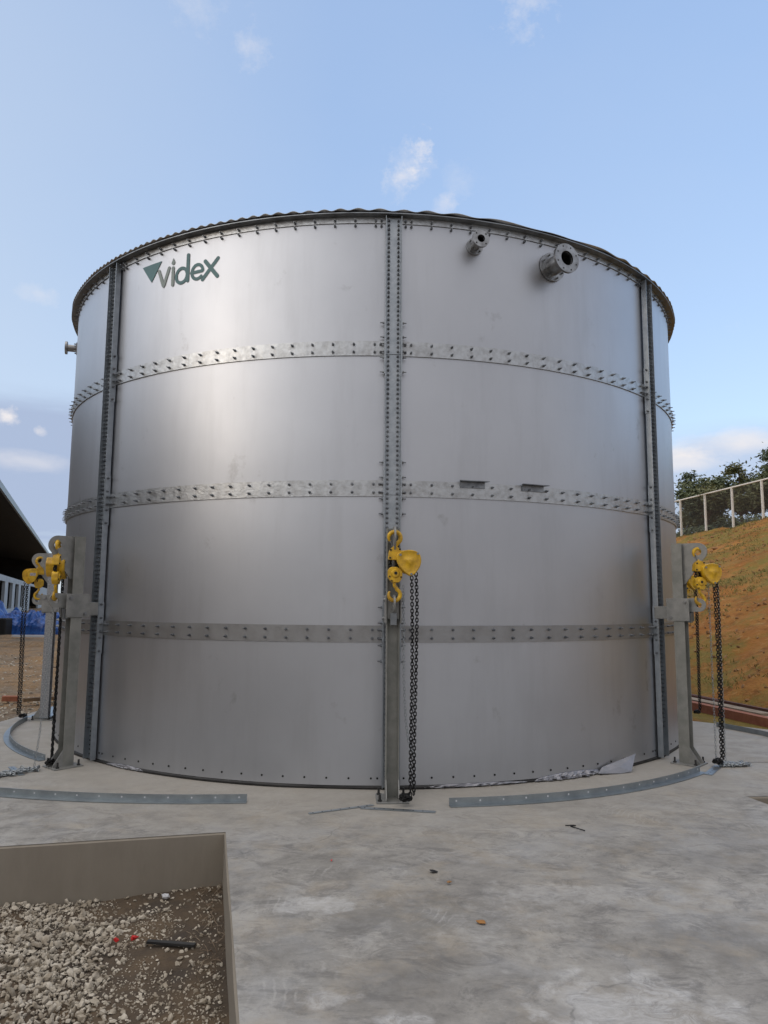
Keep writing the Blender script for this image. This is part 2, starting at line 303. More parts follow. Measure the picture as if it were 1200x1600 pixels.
# ------------------------------------------------------------------ mesh helpers
class MB:
    def __init__(s): s.v = []; s.f = []; s.sm = []
    def add(s, vs, fs, M=None, smooth=False):
        o = len(s.v)
        s.v += [tuple(M @ Vector(p)) if M is not None else tuple(p) for p in vs]
        for f in fs: s.f.append(tuple(i+o for i in f)); s.sm.append(smooth)
        return s
    def box(s, c, d, M=None):
        x, y, z = c; a, b, h = d[0]/2, d[1]/2, d[2]/2
        vs = [(x+i*a, y+j*b, z+k*h) for k in (-1, 1) for j in (-1, 1) for i in (-1, 1)]
        return s.add(vs, [(0, 2, 3, 1), (4, 5, 7, 6), (0, 1, 5, 4), (2, 6, 7, 3), (0, 4, 6, 2), (1, 3, 7, 5)], M)
    def cyl(s, p0, p1, r0, r1=None, n=12, M=None, cap=True, smooth=True):
        r1 = r0 if r1 is None else r1
        p0 = Vector(p0); p1 = Vector(p1); d = (p1-p0).normalized()
        a = d.orthogonal().normalized(); b = d.cross(a)
        vs = []
        for p, r in ((p0, r0), (p1, r1)):
            for i in range(n):
                t_ = 2*PI*i/n; vs.append(p + a*r*math.cos(t_) + b*r*math.sin(t_))
        s.add(vs, [(i, (i+1) % n, n+(i+1) % n, n+i) for i in range(n)], M, smooth)
        if cap: s.add(vs, [tuple(range(n-1, -1, -1)), tuple(range(n, 2*n))], M)
        return s
    def ring(s, p0, p1, ro, ri, n=28, M=None):      # a pipe with a real bore
        p0 = Vector(p0); p1 = Vector(p1); d = (p1-p0).normalized(); a = d.orthogonal().normalized(); b = d.cross(a)
        vs = []
        for p, r in ((p0, ro), (p1, ro), (p1, ri), (p0, ri)):
            for i in range(n):
                t_ = 2*PI*i/n; vs.append(p + a*r*math.cos(t_) + b*r*math.sin(t_))
        for k in range(4):
            k2 = (k+1) % 4
            s.add(vs, [(k*n+i, k*n+(i+1) % n, k2*n+(i+1) % n, k2*n+i) for i in range(n)], M, k in (0, 2))
        return s
    def tube(s, pts, r, n=6, closed=False, M=None, cap=True):
        pts = [Vector(p) for p in pts]; L = len(pts); vs = []; up = None
        for i, p in enumerate(pts):
            if closed: d = pts[(i+1) % L]-pts[i-1]
            else: d = pts[min(i+1, L-1)]-pts[max(i-1, 0)]
            d.normalize()
            if up is None: up = d.orthogonal().normalized()
            up = (up - d*up.dot(d))
            up = up.normalized() if up.length > 1e-6 else d.orthogonal().normalized()
            b = d.cross(up); rr = r[i] if isinstance(r, (list, tuple)) else r
            for j in range(n):
                t_ = 2*PI*j/n; vs.append(p + up*rr*math.cos(t_) + b*rr*math.sin(t_))
        fs = []
        for i in range(L if closed else L-1):
            k = (i+1) % L
            fs += [(i*n+j, i*n+(j+1) % n, k*n+(j+1) % n, k*n+j) for j in range(n)]
        s.add(vs, fs, M, True)
        if cap and not closed: s.add(vs, [tuple(range(n-1, -1, -1)), tuple((L-1)*n+j for j in range(n))], M)
        return s
    def prism(s, poly, t0, t1, M=None):               # polygon in (a,b) extruded along local z t0..t1
        n = len(poly)
        vs = [(p[0], p[1], t0) for p in poly]+[(p[0], p[1], t1) for p in poly]
        fs = [tuple(range(n-1, -1, -1)), tuple(range(n, 2*n))]+[(i, (i+1) % n, n+(i+1) % n, n+i) for i in range(n)]
        return s.add(vs, fs, M)
    def build(s, name, mname, parent=None, bevel=0, loc=None):
        me = bpy.data.meshes.new(name); me.from_pydata(s.v, [], s.f); me.validate(verbose=False)
        if len(me.polygons) == len(s.sm): me.polygons.foreach_set('use_smooth', s.sm)
        bm = bmesh.new(); bm.from_mesh(me)
        bmesh.ops.recalc_face_normals(bm, faces=bm.faces); bm.to_mesh(me); bm.free()
        me.materials.append(MATS[mname])
        o = bpy.data.objects.new(name, me); COL.objects.link(o)
        if parent: o.parent = parent
        if loc: o.location = loc
        if bevel:
            b = o.modifiers.new('bevel', 'BEVEL'); b.width = bevel; b.segments = 2; b.limit_method = 'ANGLE'
        return o
def tag(o, label=None, cat=None, group=None, kind=None):
    if label: o['label'] = label
    if cat: o['category'] = cat
    if group: o['group'] = group
    if kind: o['kind'] = kind
    return o
def empty(name, loc=(0, 0, 0), rz=0):
    o = bpy.data.objects.new(name, None); COL.objects.link(o); o.location = loc; o.rotation_euler = (0, 0, rz)
    o.empty_display_size = .2; return o
def copy_obj(o, parent=None):
    c = o.copy(); COL.objects.link(c)
    if parent: c.parent = parent
    return c
def copy_tree(o, parent=None):
    c = copy_obj(o, parent)
    for ch in list(o.children): copy_tree(ch, c)
    return c
def pol(r, a, z): return Vector((r*math.sin(a), -r*math.cos(a), z))
def frame_at(r, a, z=0):            # local x = tangent (to the right seen from outside), y = inward, z = up
    return Matrix.Translation(pol(r, a, z)) @ Matrix.Rotation(a, 4, 'Z')

# ------------------------------------------------------------------ terrain
TD = Vector((.217, -.976)); TN = Vector((.976, .217)); T0 = Vector((5.11, 1.97))
def in_slab(x, y):
    # rough inside test of the slab outline, shrunk a little
    if y > -.5: return x*x+y*y < 4.0**2
    return -4.3 < x < 4.0 - (y+.31)*1.0 - .0 and y > -12.8 if y > -4.3 else (-5.0 < x < 7.8 and y > -12.7)
def ground_z(x, y):
    p = Vector((x, y)); s_ = (p-T0).dot(TN); tt = (p-T0).dot(TD)
    if in_slab(x, y): return -.52
    z = -.07
    n1 = noise.noise(Vector((x*.35, y*.35, 3.1))); n2 = noise.noise(Vector((x*1.4, y*1.4, 7.7))); n3 = noise.noise(Vector((x*4, y*4, 1.7)))
    tap = min(max((15.0-tt)/9.0, 0), 1); tap = tap*tap*(3-2*tap)
    if s_ > 0:
        z0_ = z
        q = min(s_/12.6, 1.0)
        z += 4.32*(q**.92) + .045*min(max(tt+22, -20), 25)*q*.9
        amp = min(s_, 1.0)*(1 if s_ < 13 else .3)
        z += amp*(n1*.16+n2*.09+n3*.035)
        if s_ > 15.5: z -= min((s_-15.5)*.12, 2.5)
        # small slips and furrows
        z += .05*noise.noise(Vector((x*2.3+y, y*2.3, 12)))*min(s_, 1)
        z = z0_+(z-z0_)*tap
    else:
        d = max(0.0, min(1.0, (math.hypot(x, y)-5)/3))
        z += (n1*.05+n2*.03+n3*.012)*d
        if x < -3 and y > 0:
            yy = y + .12*x + 0.1*n2
            z += .10*min(max((yy-2.4)/.15, 0), 1) + .10*min(max((yy-6.2)/.3, 0), 1)*1.0 + .12*min(max((yy-10.0)/.3, 0), 1)
    return z
def axis(lo, hi, fine_lo, fine_hi, step, growth=1.25):
    xs = []; x = fine_lo
    while x <= fine_hi: xs.append(x); x += step
    st_ = step; x = fine_hi
    while x < hi: st_ *= growth; x += st_; xs.append(x)
    st_ = step; x = fine_lo; left = []
    while x > lo: st_ *= growth; x -= st_; left.append(x)
    return left[::-1]+xs
XS = axis(-900, 900, -15, 24, .16, 1.18); YS = axis(-900, 900, -13, 34, .2, 1.18)
g = MB(); vs = [(x, y, ground_z(x, y)) for y in YS for x in XS]; nx = len(XS)
g.add(vs, [(j*nx+i, j*nx+i+1, (j+1)*nx+i+1, (j+1)*nx+i) for j in range(len(YS)-1) for i in range(nx-1)], None, True)
tag(g.build('ground', 'soil'), 'ochre bare soil around the slab rising to a bank on the right', 'ground', kind='structure')

# stones scattered over the soil
def rock(mb, c, r, seed=None):
    M = Matrix.Translation(c) @ Matrix.Rotation(random.uniform(0, 6.28), 4, Vector((random.gauss(0, 1), random.gauss(0, 1), random.gauss(0, 1))).normalized()) @ Matrix.Diagonal((r*random.uniform(.7, 1.25), r*random.uniform(.6, 1.0), r*random.uniform(.28, .7), 1))
    t_ = (1+5**.5)/2
    vs = [Vector(p).normalized()*random.uniform(.66, 1.3) for p in ((-1, t_, 0), (1, t_, 0), (-1, -t_, 0), (1, -t_, 0), (0, -1, t_), (0, 1, t_), (0, -1, -t_), (0, 1, -t_), (t_, 0, -1), (t_, 0, 1), (-t_, 0, -1), (-t_, 0, 1))]
    mb.add(vs, [(0, 11, 5), (0, 5, 1), (0, 1, 7), (0, 7, 10), (0, 10, 11), (1, 5, 9), (5, 11, 4), (11, 10, 2), (10, 7, 6), (7, 1, 8), (3, 9, 4), (3, 4, 2), (3, 2, 6), (3, 6, 8), (3, 8, 9), (4, 9, 5), (2, 4, 11), (6, 2, 10), (8, 6, 7), (9, 8, 1)], M)
# ------------------------------------------------------------------ slab with two pits
PU = Vector((-.976, -.216)); PV = Vector((.216, -.976)); PC = Vector((-.93, -4.86))
pit = [PC, PC+PU*3.4, PC+PU*3.4+PV*4.1, PC+PV*4.1]
QC = Vector((2.91, -3.955)); QU = Vector((.99, .05)).normalized()
pit2 = [QC, QC+QU*.9, QC+QU*.9+PV*.8, QC+PV*.8]
outer = [(-4.42, .4), (-4.48, -.6), (-4.75, -2.5), (-5.3, -5), (-6, -13), (9, -13), (9, -5.0), (4.05, -.31), (4.15, 1.2), (3.5, 3.0), (1.8, 4.3), (-.8, 4.6), (-3.2, 3.4)]
def slab_mesh():
    bm = bmesh.new(); edges = []; loops = []
    for poly in (outer, pit, pit2):
        vv = [bm.verts.new((p[0], p[1], 0)) for p in poly]; loops.append(vv)
        edges += [bm.edges.new((vv[i], vv[(i+1) % len(vv)])) for i in range(len(vv))]
    bmesh.ops.triangle_fill(bm, edges=edges, use_beauty=True)
    for k, (vv, dep) in enumerate(zip(loops, (.5, .5, .22))):
        lo = [bm.verts.new((v.co.x, v.co.y, -dep)) for v in vv]
        if k == 0:
            for i in range(len(vv)): bm.faces.new((vv[i], vv[(i+1) % len(vv)], lo[(i+1) % len(vv)], lo[i]))
    bmesh.ops.recalc_face_normals(bm, faces=bm.faces)
    me = bpy.data.meshes.new('slab'); bm.to_mesh(me); bm.free(); me.materials.append(MATS['slab_concrete'])
    o = bpy.data.objects.new('concrete_slab', me); COL.objects.link(o); return o
sl = slab_mesh(); 
if sum(p.normal.z for p in sl.data.polygons if abs(p.normal.z) > .5) < 0: sl.data.flip_normals()
tag(sl, 'mottled grey trowelled concrete slab under the tank', 'slab', kind='structure')
def pit_walls(poly, dep, name, label, thick=.10, lip=True):
    mb = MB(); n = len(poly)
    cx = sum(p[0] for p in poly)/n; cy = sum(p[1] for p in poly)/n
    for i in range(n):
        a = Vector(poly[i]).to_2d(); b = Vector(poly[(i+1) % n]).to_2d(); d = b-a; L = d.length; k = max(2, int(L/.12))
        nrm_ = Vector((-d.y, d.x)).normalized(); 
        if nrm_.dot(Vector((cx, cy))-a) < 0: nrm_ = -nrm_
        vs = []
        for zz in (0.001, -.012, -dep):
            for j in range(k+1):
                p = a+d*j/k
                off = .003 + (.006 if zz < -.005 else 0.0) + .004*noise.noise(Vector((p.x*2, p.y*2, zz*4)))
                if zz > 0: off = -.006
                p = p + nrm_*off
                vs.append((p.x, p.y, zz if zz < -.005 else -.0015))
        fs = [(r*(k+1)+j, r*(k+1)+j+1, (r+1)*(k+1)+j+1, (r+1)*(k+1)+j) for r in range(2) for j in range(k)]
        mb.add(vs, fs)
    o = mb.build(name, 'pit_render'); return tag(o, label, 'pit wall', kind='structure')
pit_walls(pit, .48, 'pit_wall', 'beige rendered side walls of the gravel pit in the slab')
pit_walls(pit2, .21, 'pit_wall', 'low beige walls of the small pit at the right edge')
f2 = MB(); f2.add([(p[0], p[1], -.2) for p in pit2], [(0, 1, 2, 3)]); tag(f2.build('pit_floor', 'pit_soil'), 'dirt floor of the small pit', 'ground', kind='structure')
# pit floor: uneven soil
def pfz(a, b): # a along PU from the corner, b along PV
    z = -.345 + .03*noise.noise(Vector((a*1.8, b*1.8, 0))) + .012*noise.noise(Vector((a*7, b*7, 2)))
    z += .05*max(0, 1-a/.25)*max(0, 1-b/3)*.5
    return z
pf = MB(); na, nb = 90, 108
vs = []
for j in range(nb+1):
    for i in range(na+1):
        a = 3.4*i/na; b = 4.1*j/nb; p = PC+PU*a+PV*b; vs.append((p.x, p.y, pfz(a, b)))
pf.add(vs, [(j*(na+1)+i, j*(na+1)+i+1, (j+1)*(na+1)+i+1, (j+1)*(na+1)+i) for j in range(nb) for i in range(na)], None, True)
tag(pf.build('pit_floor', 'pit_soil'), 'dark brown soil floor of the gravel pit', 'ground', kind='structure')
gv = MB(); cnt = 0
while cnt < 19000:
    a = random.uniform(.03, 2.6); b = random.uniform(.02, 2.6)
    lim = .46 + .30*b*.35 + .22*noise.noise(Vector((a*2.2, b*2.2, 5)))
    if b < .35: lim = .78 + .25*noise.noise(Vector((a*3, b*3, 5)))
    dens = 1.0 if a > lim + .12 else (.55 if a > lim else .16)
    if .15 < a < .9 and .5 < b < .75: dens = max(dens, .30 if a > .35 else .1)
    if b > 1.2 and a < lim: dens = .34
    if random.random() > dens: continue
    r = random.choice((.005, .007, .009, .011, .013, .023 if random.random() < .3 else .015)) * (1 if dens > .5 else .85)
    p = PC+PU*a+PV*b
    rock(gv, (p.x, p.y, pfz(a, b)+r*random.uniform(.1, .55 if dens < 1 else 1.3)), r); cnt += 1
for i in range(12000):
    a = random.uniform(.02, 2.4); b = random.uniform(.02, 2.6)
    if noise.noise(Vector((a*3, b*3, 8))) + .35*noise.noise(Vector((a*11, b*11, 1))) < -.12: continue
    p = PC+PU*a+PV*b; r = random.choice((.003, .004, .005, .0065)); rock(gv, (p.x, p.y, pfz(a, b)+r*.4), r)
tag(gv.build('gravel', 'gravel_stone'), 'pale crushed limestone gravel heaped in the pit', 'gravel', kind='stuff')

# rubble on the left soil and pebbles on the bank
rb = MB()
for i in range(3200):
    x = random.uniform(-9.5, -4.65); y = random.uniform(-.6, 8)
    if y > 2.2 and random.random() < .7: continue
    r = random.uniform(.008, .035); rock(rb, (x, y, ground_z(x, y)+r*.3), r)
tag(rb.build('rubble', 'gravel_stone'), 'small grey rubble strewn over the soil on the left', 'rubble', kind='stuff')
rb = MB()
for i in range(3200):
    s_ = random.uniform(.2, 13); tt = random.uniform(-24, 6); p = T0+TN*s_+TD*tt
    r = random.uniform(.015, .06)*(1 if random.random() < .92 else 1.8); rock(rb, (p.x, p.y, ground_z(p.x, p.y)+r*.2), r)
tag(rb.build('bank_clods', 'clod'), 'clods and stones lying on the ochre bank', 'clods', kind='stuff')
# grass tufts on the bank
gt = MB(); k = 0
while k < 9000:
    s_ = random.uniform(.4, 13.2); tt = random.uniform(-24, 4); p = T0+TN*s_+TD*tt
    q = noise.noise(Vector((p.x*.33, p.y*.33, 9))) + .5*noise.noise(Vector((p.x*.9, p.y*.9, 4)))
    if q + random.gauss(0, .16) < .20 - (.25 if s_ > 11 else 0): continue
    k += 1; z = ground_z(p.x, p.y)
    for _ in range(4):
        a = random.uniform(0, 6.28); h = random.uniform(.03, .075); wd = .010
        q0 = Vector((p.x+random.uniform(-.08, .08), p.y+random.uniform(-.08, .08), z-.01))
        dx = Vector((math.cos(a)*wd, math.sin(a)*wd, 0)); tip = q0+Vector((random.uniform(-.06, .06), random.uniform(-.06, .06), h))
        gt.add([q0-dx, q0+dx, tip], [(0, 1, 2)])
mat('grass', (.13, .13, .028), .8, 0, (.20, .17, .045), 1.5)
tag(gt.build('grass', 'grass'), 'sparse olive grass in patches on the bank', 'grass', kind='stuff')
# ------------------------------------------------------------------ the tank
TR = 3.78; A0 = .0413; SEC = PI/4; H = 4.79
tank = empty('storage_tank')
tag(tank, 'large round bolted steel storage tank in the middle of the slab', 'tank')
ZB = [0.03, 1.216, 2.41, 3.613, 4.79]
for k in range(8):
    for c_ in range(4):
        a0 = A0+k*SEC; na, nz_ = 30, 10; p = MB(); vs = []
        sd_ = random.uniform(0, 99)
        for j in range(nz_+1):
            z = ZB[c_]+(ZB[c_+1]-ZB[c_])*j/nz_
            for i in range(na+1):
                a = a0+SEC*i/na
                wv = noise.noise(Vector((i/na*4.0, j/nz_*1.6, sd_)))
                edge = min(1, min(i, na-i)/3)*min(1, min(j, nz_-j)/2)
                r = TR + .0030*wv*edge
                if c_ == 0 and j == 0: r += .0 
                vs.append(pol(r, a, z))
        p.add(vs, [(j*(na+1)+i, j*(na+1)+i+1, (j+1)*(na+1)+i+1, (j+1)*(na+1)+i) for j in range(nz_) for i in range(na)], None, True)
        p.build('shell_panel', 'sheet_steel', tank)
def arc_strip(mb, r0, r1, a0, a1, z0, z1, n=24):
    vs = []
    for i in range(n+1):
        a = a0+(a1-a0)*i/n
        vs += [pol(r0, a, z0), pol(r1, a, z0), pol(r1, a, z1), pol(r0, a, z1)]
    fs = []
    for i in range(n):
        for q in range(4):
            q2 = (q+1) % 4; fs.append((i*4+q, i*4+q2, i*4+4+q2, i*4+4+q))
    fs += [(0, 1, 2, 3), (n*4+3, n*4+2, n*4+1, n*4)]
    mb.add(vs, fs)
half = .07/TR
bolts = []      # (point, angle, tilt axis)
bandang = [math.radians(0)]
holes = []
aa = half + .016/TR
first = [.075, .095+.055]
def arc_positions():
    L = SEC*TR - .14
    n = 8*2
    xs = [.035, .085] + [.085+(L-.17)/15*i for i in range(1, 15)] + [L-.085, L-.035]
    return [(.07+x)/TR for x in xs]
AP = arc_positions()
for k in range(8):
    a0 = A0+k*SEC
    for zc, hb in ((1.216, .068), (2.41, .068), (3.613, .064)):
        b = MB(); arc_strip(b, TR+.004, TR+.011, a0+half*.6, a0+SEC-half*.6, zc-hb, zc+hb)
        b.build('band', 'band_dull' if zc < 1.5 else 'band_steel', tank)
        for da in AP:
            for dz in (-.034, .034): bolts.append((pol(TR+.011, a0+da, zc+dz), a0+da))
    b = MB(); arc_strip(b, TR+.004, TR+.010, a0+half*.8, a0+SEC-half*.8, 4.738, 4.79); b.build('top_strip', 'band_steel', tank)
    for da in AP:
        bolts.append((pol(TR+.010, a0+da, 4.758), a0+da)); bolts.append((pol(TR+.002, a0+da, 4.715), a0+da))
    # foot holes
    for da in AP: holes.append((pol(TR+.0025, a0+da, .085), a0+da))
# columns
side_bolts = []
for k in range(8):
    M = frame_at(TR, A0+k*SEC)
    c_ = MB()
    c_.box((0, -.017, 2.40), (.132, .006, 4.76), M)
    for sx in (-1, 1): c_.box((sx*.0675, -.040, 2.40), (.005, .052, 4.76), M)
    co_ = c_.build('column', 'column_steel', tank)
    for zc in (1.216, 2.41, 3.613):
        s_ = MB()
        for sx in (-1, 1): s_.box((sx*.0735, -.036, zc), (.006, .050, .47), M)
        s_.box((0, -.024, zc), (.126, .006, .11), M)
        s_.build('splice_plate', 'jack_plate' if k == 9 else 'column_steel', co_)
        for sx in (-1, 1):
            for dz in (-.215, -.09, -.035, .035, .09, .215):
                side_bolts.append((M @ Vector((sx*.076, -.040, zc+dz)), A0+k*SEC, sx))
    z = .30
    while z < 4.76:
        for sx in (-1, 1): bolts.append((M @ Vector((sx*.041, -.020 if abs(z-3.613) > .06 and abs(z-2.41) > .06 and abs(z-1.216) > .06 else -.027, z)), A0+k*SEC))
        z += .0405
    for i in range(6):
        for sx in (-1, 1): holes.append((M @ Vector((sx*.041, -.0198, .062+.0405*i)), A0+k*SEC))
def bolt_geo(mb, M=None):       # along -Y
    mb.cyl((0, 0, 0), (0, -.004, 0), .0125, n=8, M=M, smooth=False)
    mb.cyl((0, -.004, 0), (0, -.015, 0), .0105, n=6, M=M, smooth=False)
    mb.cyl((0, -.015, 0), (0, -.036, 0), .0058, .005, n=6, M=M)
mats = []
for p, a in bolts:
    mats.append(Matrix.Translation(p) @ Matrix.Rotation(a, 4, 'Z') @ Matrix.Rotation(random.uniform(0, 1), 4, 'Y'))
for p, a, sx in side_bolts:
    mats.append(Matrix.Translation(p) @ Matrix.Rotation(a + (PI/2 if sx > 0 else -PI/2), 4, 'Z'))
mats.sort(key=lambda M: (M.translation-CAM).length)
b0 = MB(); bolt_geo(b0); bo = b0.build('bolt', 'bolt_steel', tank)
bo.matrix_local = mats[0]
for M in mats[1:100]:
    c_ = copy_obj(bo, tank); c_.matrix_local = M
rest = MB()
for M in mats[100:]: bolt_geo(rest, M)
tag(rest.build('bolts', 'bolt_steel', tank), kind='stuff')
hmat = sorted([Matrix.Translation(p) @ Matrix.Rotation(a, 4, 'Z') for p, a in holes], key=lambda M: (M.translation-CAM).length)
b0 = MB(); b0.cyl((0, .002, 0), (0, -.0015, 0), .0085, n=10); ho = b0.build('bolt_hole', 'hole_black', tank); ho.matrix_local = hmat[0]
for M in hmat[1:100]:
    c_ = copy_obj(ho, tank); c_.matrix_local = M
rest = MB()
for M in hmat[100:]: rest.cyl((0, .002, 0), (0, -.0015, 0), .0085, n=10, M=M)
tag(rest.build('bolt_holes', 'hole_black', tank), kind='stuff')
# rim angle and roof
b = MB(); arc_strip(b, TR-.01, TR+.075, 0, 2*PI, 4.795, 4.803, 240); arc_strip(b, TR+.002, TR+.0095, 0, 2*PI, 4.765, 4.795, 240)
b.build('rim_angle', 'rim_steel', tank)
b = MB(); nseg = 1400; rs = [TR+.082, TR+.03, TR-.15, 3.0, 1.8, .6]
RA = math.radians(-65)
def corr(x, y, rr):
    s_ = x*math.cos(RA)+y*math.sin(RA)
    return 4.822 + .0105*math.sin(2*PI*s_/.076) + .006*noise.noise(Vector((x*1.3, y*1.3, 0))) + (TR+.08-rr)*.06
vs = []
for rr in rs:
    for i in range(nseg):
        a = 2*PI*i/nseg; p = pol(rr+(.012*noise.noise(Vector((math.sin(a)*9, math.cos(a)*9, 1))) if rr > TR+.05 else 0), a, 0)
        vs.append((p.x, p.y, corr(p.x, p.y, rr) if rr > 3.5 else 4.83+(TR+.08-rr)*.06))
b.add(vs, [(q*nseg+i, q*nseg+(i+1) % nseg, (q+1)*nseg+(i+1) % nseg, (q+1)*nseg+i) for q in range(len(rs)-1) for i in range(nseg)], None, True)
b.add(vs, [tuple((len(rs)-1)*nseg+i for i in range(nseg))])
ro = b.build('roof', 'roof_steel', tank)
sm = ro.modifiers.new('solid', 'SOLIDIFY'); sm.thickness = .004; sm.offset = 1
# bottom liner: black membrane squeezed out below the shell
b = MB(); n = 400; vs = []
for i in range(n):
    a = 2*PI*i/n
    w_ = noise.noise(Vector((math.cos(a)*6, math.sin(a)*6, 0)))
    vs += [pol(TR-.05, a, .001), pol(TR+.006+.018*w_, a, .002), pol(TR+.004+.014*w_, a, .020+.012*w_), pol(TR-.012, a, .034)]
b.add(vs, [(i*4+q, i*4+q+1, ((i+1) % n)*4+q+1, ((i+1) % n)*4+q) for i in range(n) for q in range(3)], None, True)
b.build('bottom_liner', 'rubber_black', tank)
# crumpled lower edge and torn flap of sheet on the right, small curl on the left
def crumple(a0, a1, n, amp, zt, seed, name, mn):
    b = MB(); vs = []
    for i in range(n+1):
        a = math.radians(a0+(a1-a0)*i/n); q = math.sin(PI*i/n)**.5
        for j in range(5):
            w_ = noise.noise(Vector((i*.55, j*.9, seed)))
            vs.append(pol(TR+.004+q*amp*(1-j/4)*(.6+1.4*w_), a, .010+zt*q*j/4+q*.018*w_*(1-j/4)))
    b.add(vs, [(i*5+j, i*5+j+1, (i+1)*5+j+1, (i+1)*5+j) for i in range(n) for j in range(4)])
    o = b.build(name, 'foil', tank); s_ = o.modifiers.new('s', 'SOLIDIFY'); s_.thickness = .0012; return o
crumple(21, 33, 34, .06, .045, 3, 'crumpled_edge', 'sheet_steel')
crumple(-39, -31, 24, .022, .028, 8, 'crumpled_edge', 'sheet_steel')
crumple(5, 20, 30, .02, .022, 5, 'crumpled_edge', 'sheet_steel')
fl = MB()
pts = [pol(TR+.05, math.radians(30.8), .018), pol(TR+.012, math.radians(32.2), .055), pol(TR+.075, math.radians(38.2), .135), pol(TR+.135, math.radians(35.8), .012), pol(TR+.11, math.radians(34.2), .004)]
cc = pol(TR+.09, math.radians(34.3), .055)
fl.add(pts+[cc], [(0, 1, 5), (1, 2, 5), (2, 3, 5), (3, 4, 5), (4, 0, 5)])
fo = fl.build('torn_flap', 'foil', tank); s_ = fo.modifiers.new('s', 'SOLIDIFY'); s_.thickness = .002
# nozzles
def nozzle(ad, z, ro_, rf, L, nb_, extra=True):
    M = frame_at(TR, math.radians(ad), z)
    p = MB(); p.ring((0, .05, 0), (0, -L, 0), ro_, ro_*.80, 28, M); pipe = p.build('nozzle', 'pipe_steel', tank)
    for y0 in ((-.004, -.026) if True else 0, (-L+.002, -L-.022)):
        f = MB(); f.ring((0, y0[0], 0), (0, y0[1], 0), rf, ro_*.82, 32, M)
        f.build('flange', 'pipe_steel', pipe)
    for i in range(nb_):
        hb = MB()
        t_ = 2*PI*(i+.5)/nb_; rr = (ro_+rf)/2+.002
        hb.cyl((rr*math.cos(t_), -.026, rr*math.sin(t_)), (rr*math.cos(t_), -.050, rr*math.sin(t_)), .009, n=6, M=M, smooth=False)
        hb.build('flange_bolt', 'bolt_head', pipe)
    for i in range(nb_):
        hh = MB()
        t_ = 2*PI*(i+.5)/nb_; rr = (ro_+rf)/2+.002
        hh.cyl((rr*math.cos(t_), -L-.0215, rr*math.sin(t_)), (rr*math.cos(t_), -L-.0232, rr*math.sin(t_)), .0075, n=8, M=M)
        hh.build('flange_hole', 'hole_black', pipe)
    cp = MB(); cp.cyl((0, -.004, 0), (0, .004, 0), ro_*.81, n=24, M=M); cp.build('bore', 'hole_black', pipe)
nozzle(13.3, 4.585, .042, .076, .15, 4)
nozzle(25.3, 4.53, .082, .134, .20, 8)
nozzle(-73.5, 4.52, .042, .078, .13, 4)
# two clip brackets on the middle band
for ad in (12.75, 21.4):
    M = frame_at(TR+.012, math.radians(ad), 2.475)
    b = MB(); b.box((0, -.0035, -.018), (.22, .007, .050), M)
    b.add([(-.112, 0, .008), (.112, 0, .008), (.135, -.06, .008), (-.135, -.06, .008), (-.112, 0, .014), (.112, 0, .014), (.135, -.06, .014), (-.135, -.06, .014)],
          [(3, 2, 1, 0), (4, 5, 6, 7), (0, 1, 5, 4), (1, 2, 6, 5), (2, 3, 7, 6), (3, 0, 4, 7)], M)
    b.build('clip_bracket', 'bolt_steel', tank)
# ------------------------------------------------------------------ lettering on the shell (s = arc length, z)
def on_shell(s_, z, e=.0035): return pol(TR+e, s_/TR, z)
def stroke(mb, pts, wd):
    P = []
    for i in range(len(pts)-1):
        a = Vector(pts[i]); b = Vector(pts[i+1]); k = max(1, int((b-a).length/.012))
        P += [a+(b-a)*j/k for j in range(k)]
    P.append(Vector(pts[-1])); vs = []
    for i, p in enumerate(P):
        d = (P[min(i+1, len(P)-1)]-P[max(i-1, 0)]).normalized(); n_ = Vector((-d.y, d.x))*wd/2
        vs += [on_shell(*(p+n_)), on_shell(*(p-n_))]
    mb.add(vs, [(2*i, 2*i+1, 2*i+3, 2*i+2) for i in range(len(P)-1)])
    for e, dr in ((P[0], P[0]-P[1]), (P[-1], P[-1]-P[-2])):   # round ends
        a0 = math.atan2(dr.y, dr.x)
        mb.add([on_shell(*e, .0034)]+[on_shell(e.x+wd/2*math.cos(a0-PI/2+PI*i/8), e.y+wd/2*math.sin(a0-PI/2+PI*i/8), .0034) for i in range(9)], [(0, i, i+1) for i in range(1, 9)])
def arcp(cx, cy, rx, ry, d0, d1, n=20): return [(cx+rx*math.cos(math.radians(d0+(d1-d0)*i/n)), cy+ry*math.sin(math.radians(d0+(d1-d0)*i/n))) for i in range(n+1)]
lg = MB(); nT = 10
tri = [Vector((-2.392, 4.645)), Vector((-2.115, 4.645)), Vector((-2.250, 4.462))]
vs = []
for i in range(nT+1):
    l_ = tri[0].lerp(tri[2], i/nT); r_ = tri[1].lerp(tri[2], i/nT)
    vs += [on_shell(*l_.lerp(r_, j/6)) for j in range(7)]
lg.add(vs, [(i*7+j, i*7+j+1, i*7+7+j+1, i*7+7+j) for i in range(nT) for j in range(6)])
lgo = lg.build('logo', 'logo_teal', tank)
def letter(strokes, mn, extra=None):
    l_ = MB()
    for pts, wd in strokes: stroke(l_, pts, wd)
    if extra: l_.add(*extra)
    l_.build('letter', mn, lgo)
letter([([(-1.785, 4.628), (-1.785, 4.385)], .038), (arcp(-1.858, 4.446, .066, .070, 0, 360, 30), .032)], 'logo_teal')      # d
letter([([(-1.742, 4.446)]+[(-1.612, 4.446)]+arcp(-1.674, 4.446, .062, .068, 0, 315, 30), .031)], 'logo_teal')              # e
letter([([(-1.588, 4.530), (-1.452, 4.368)], .038), ([(-1.450, 4.536), (-1.612, 4.362)], .038)], 'logo_teal')               # x
letter([([(-2.150, 4.548), (-2.083, 4.388), (-2.018, 4.552)], .036)], 'logo_teal_glare')                                          # v
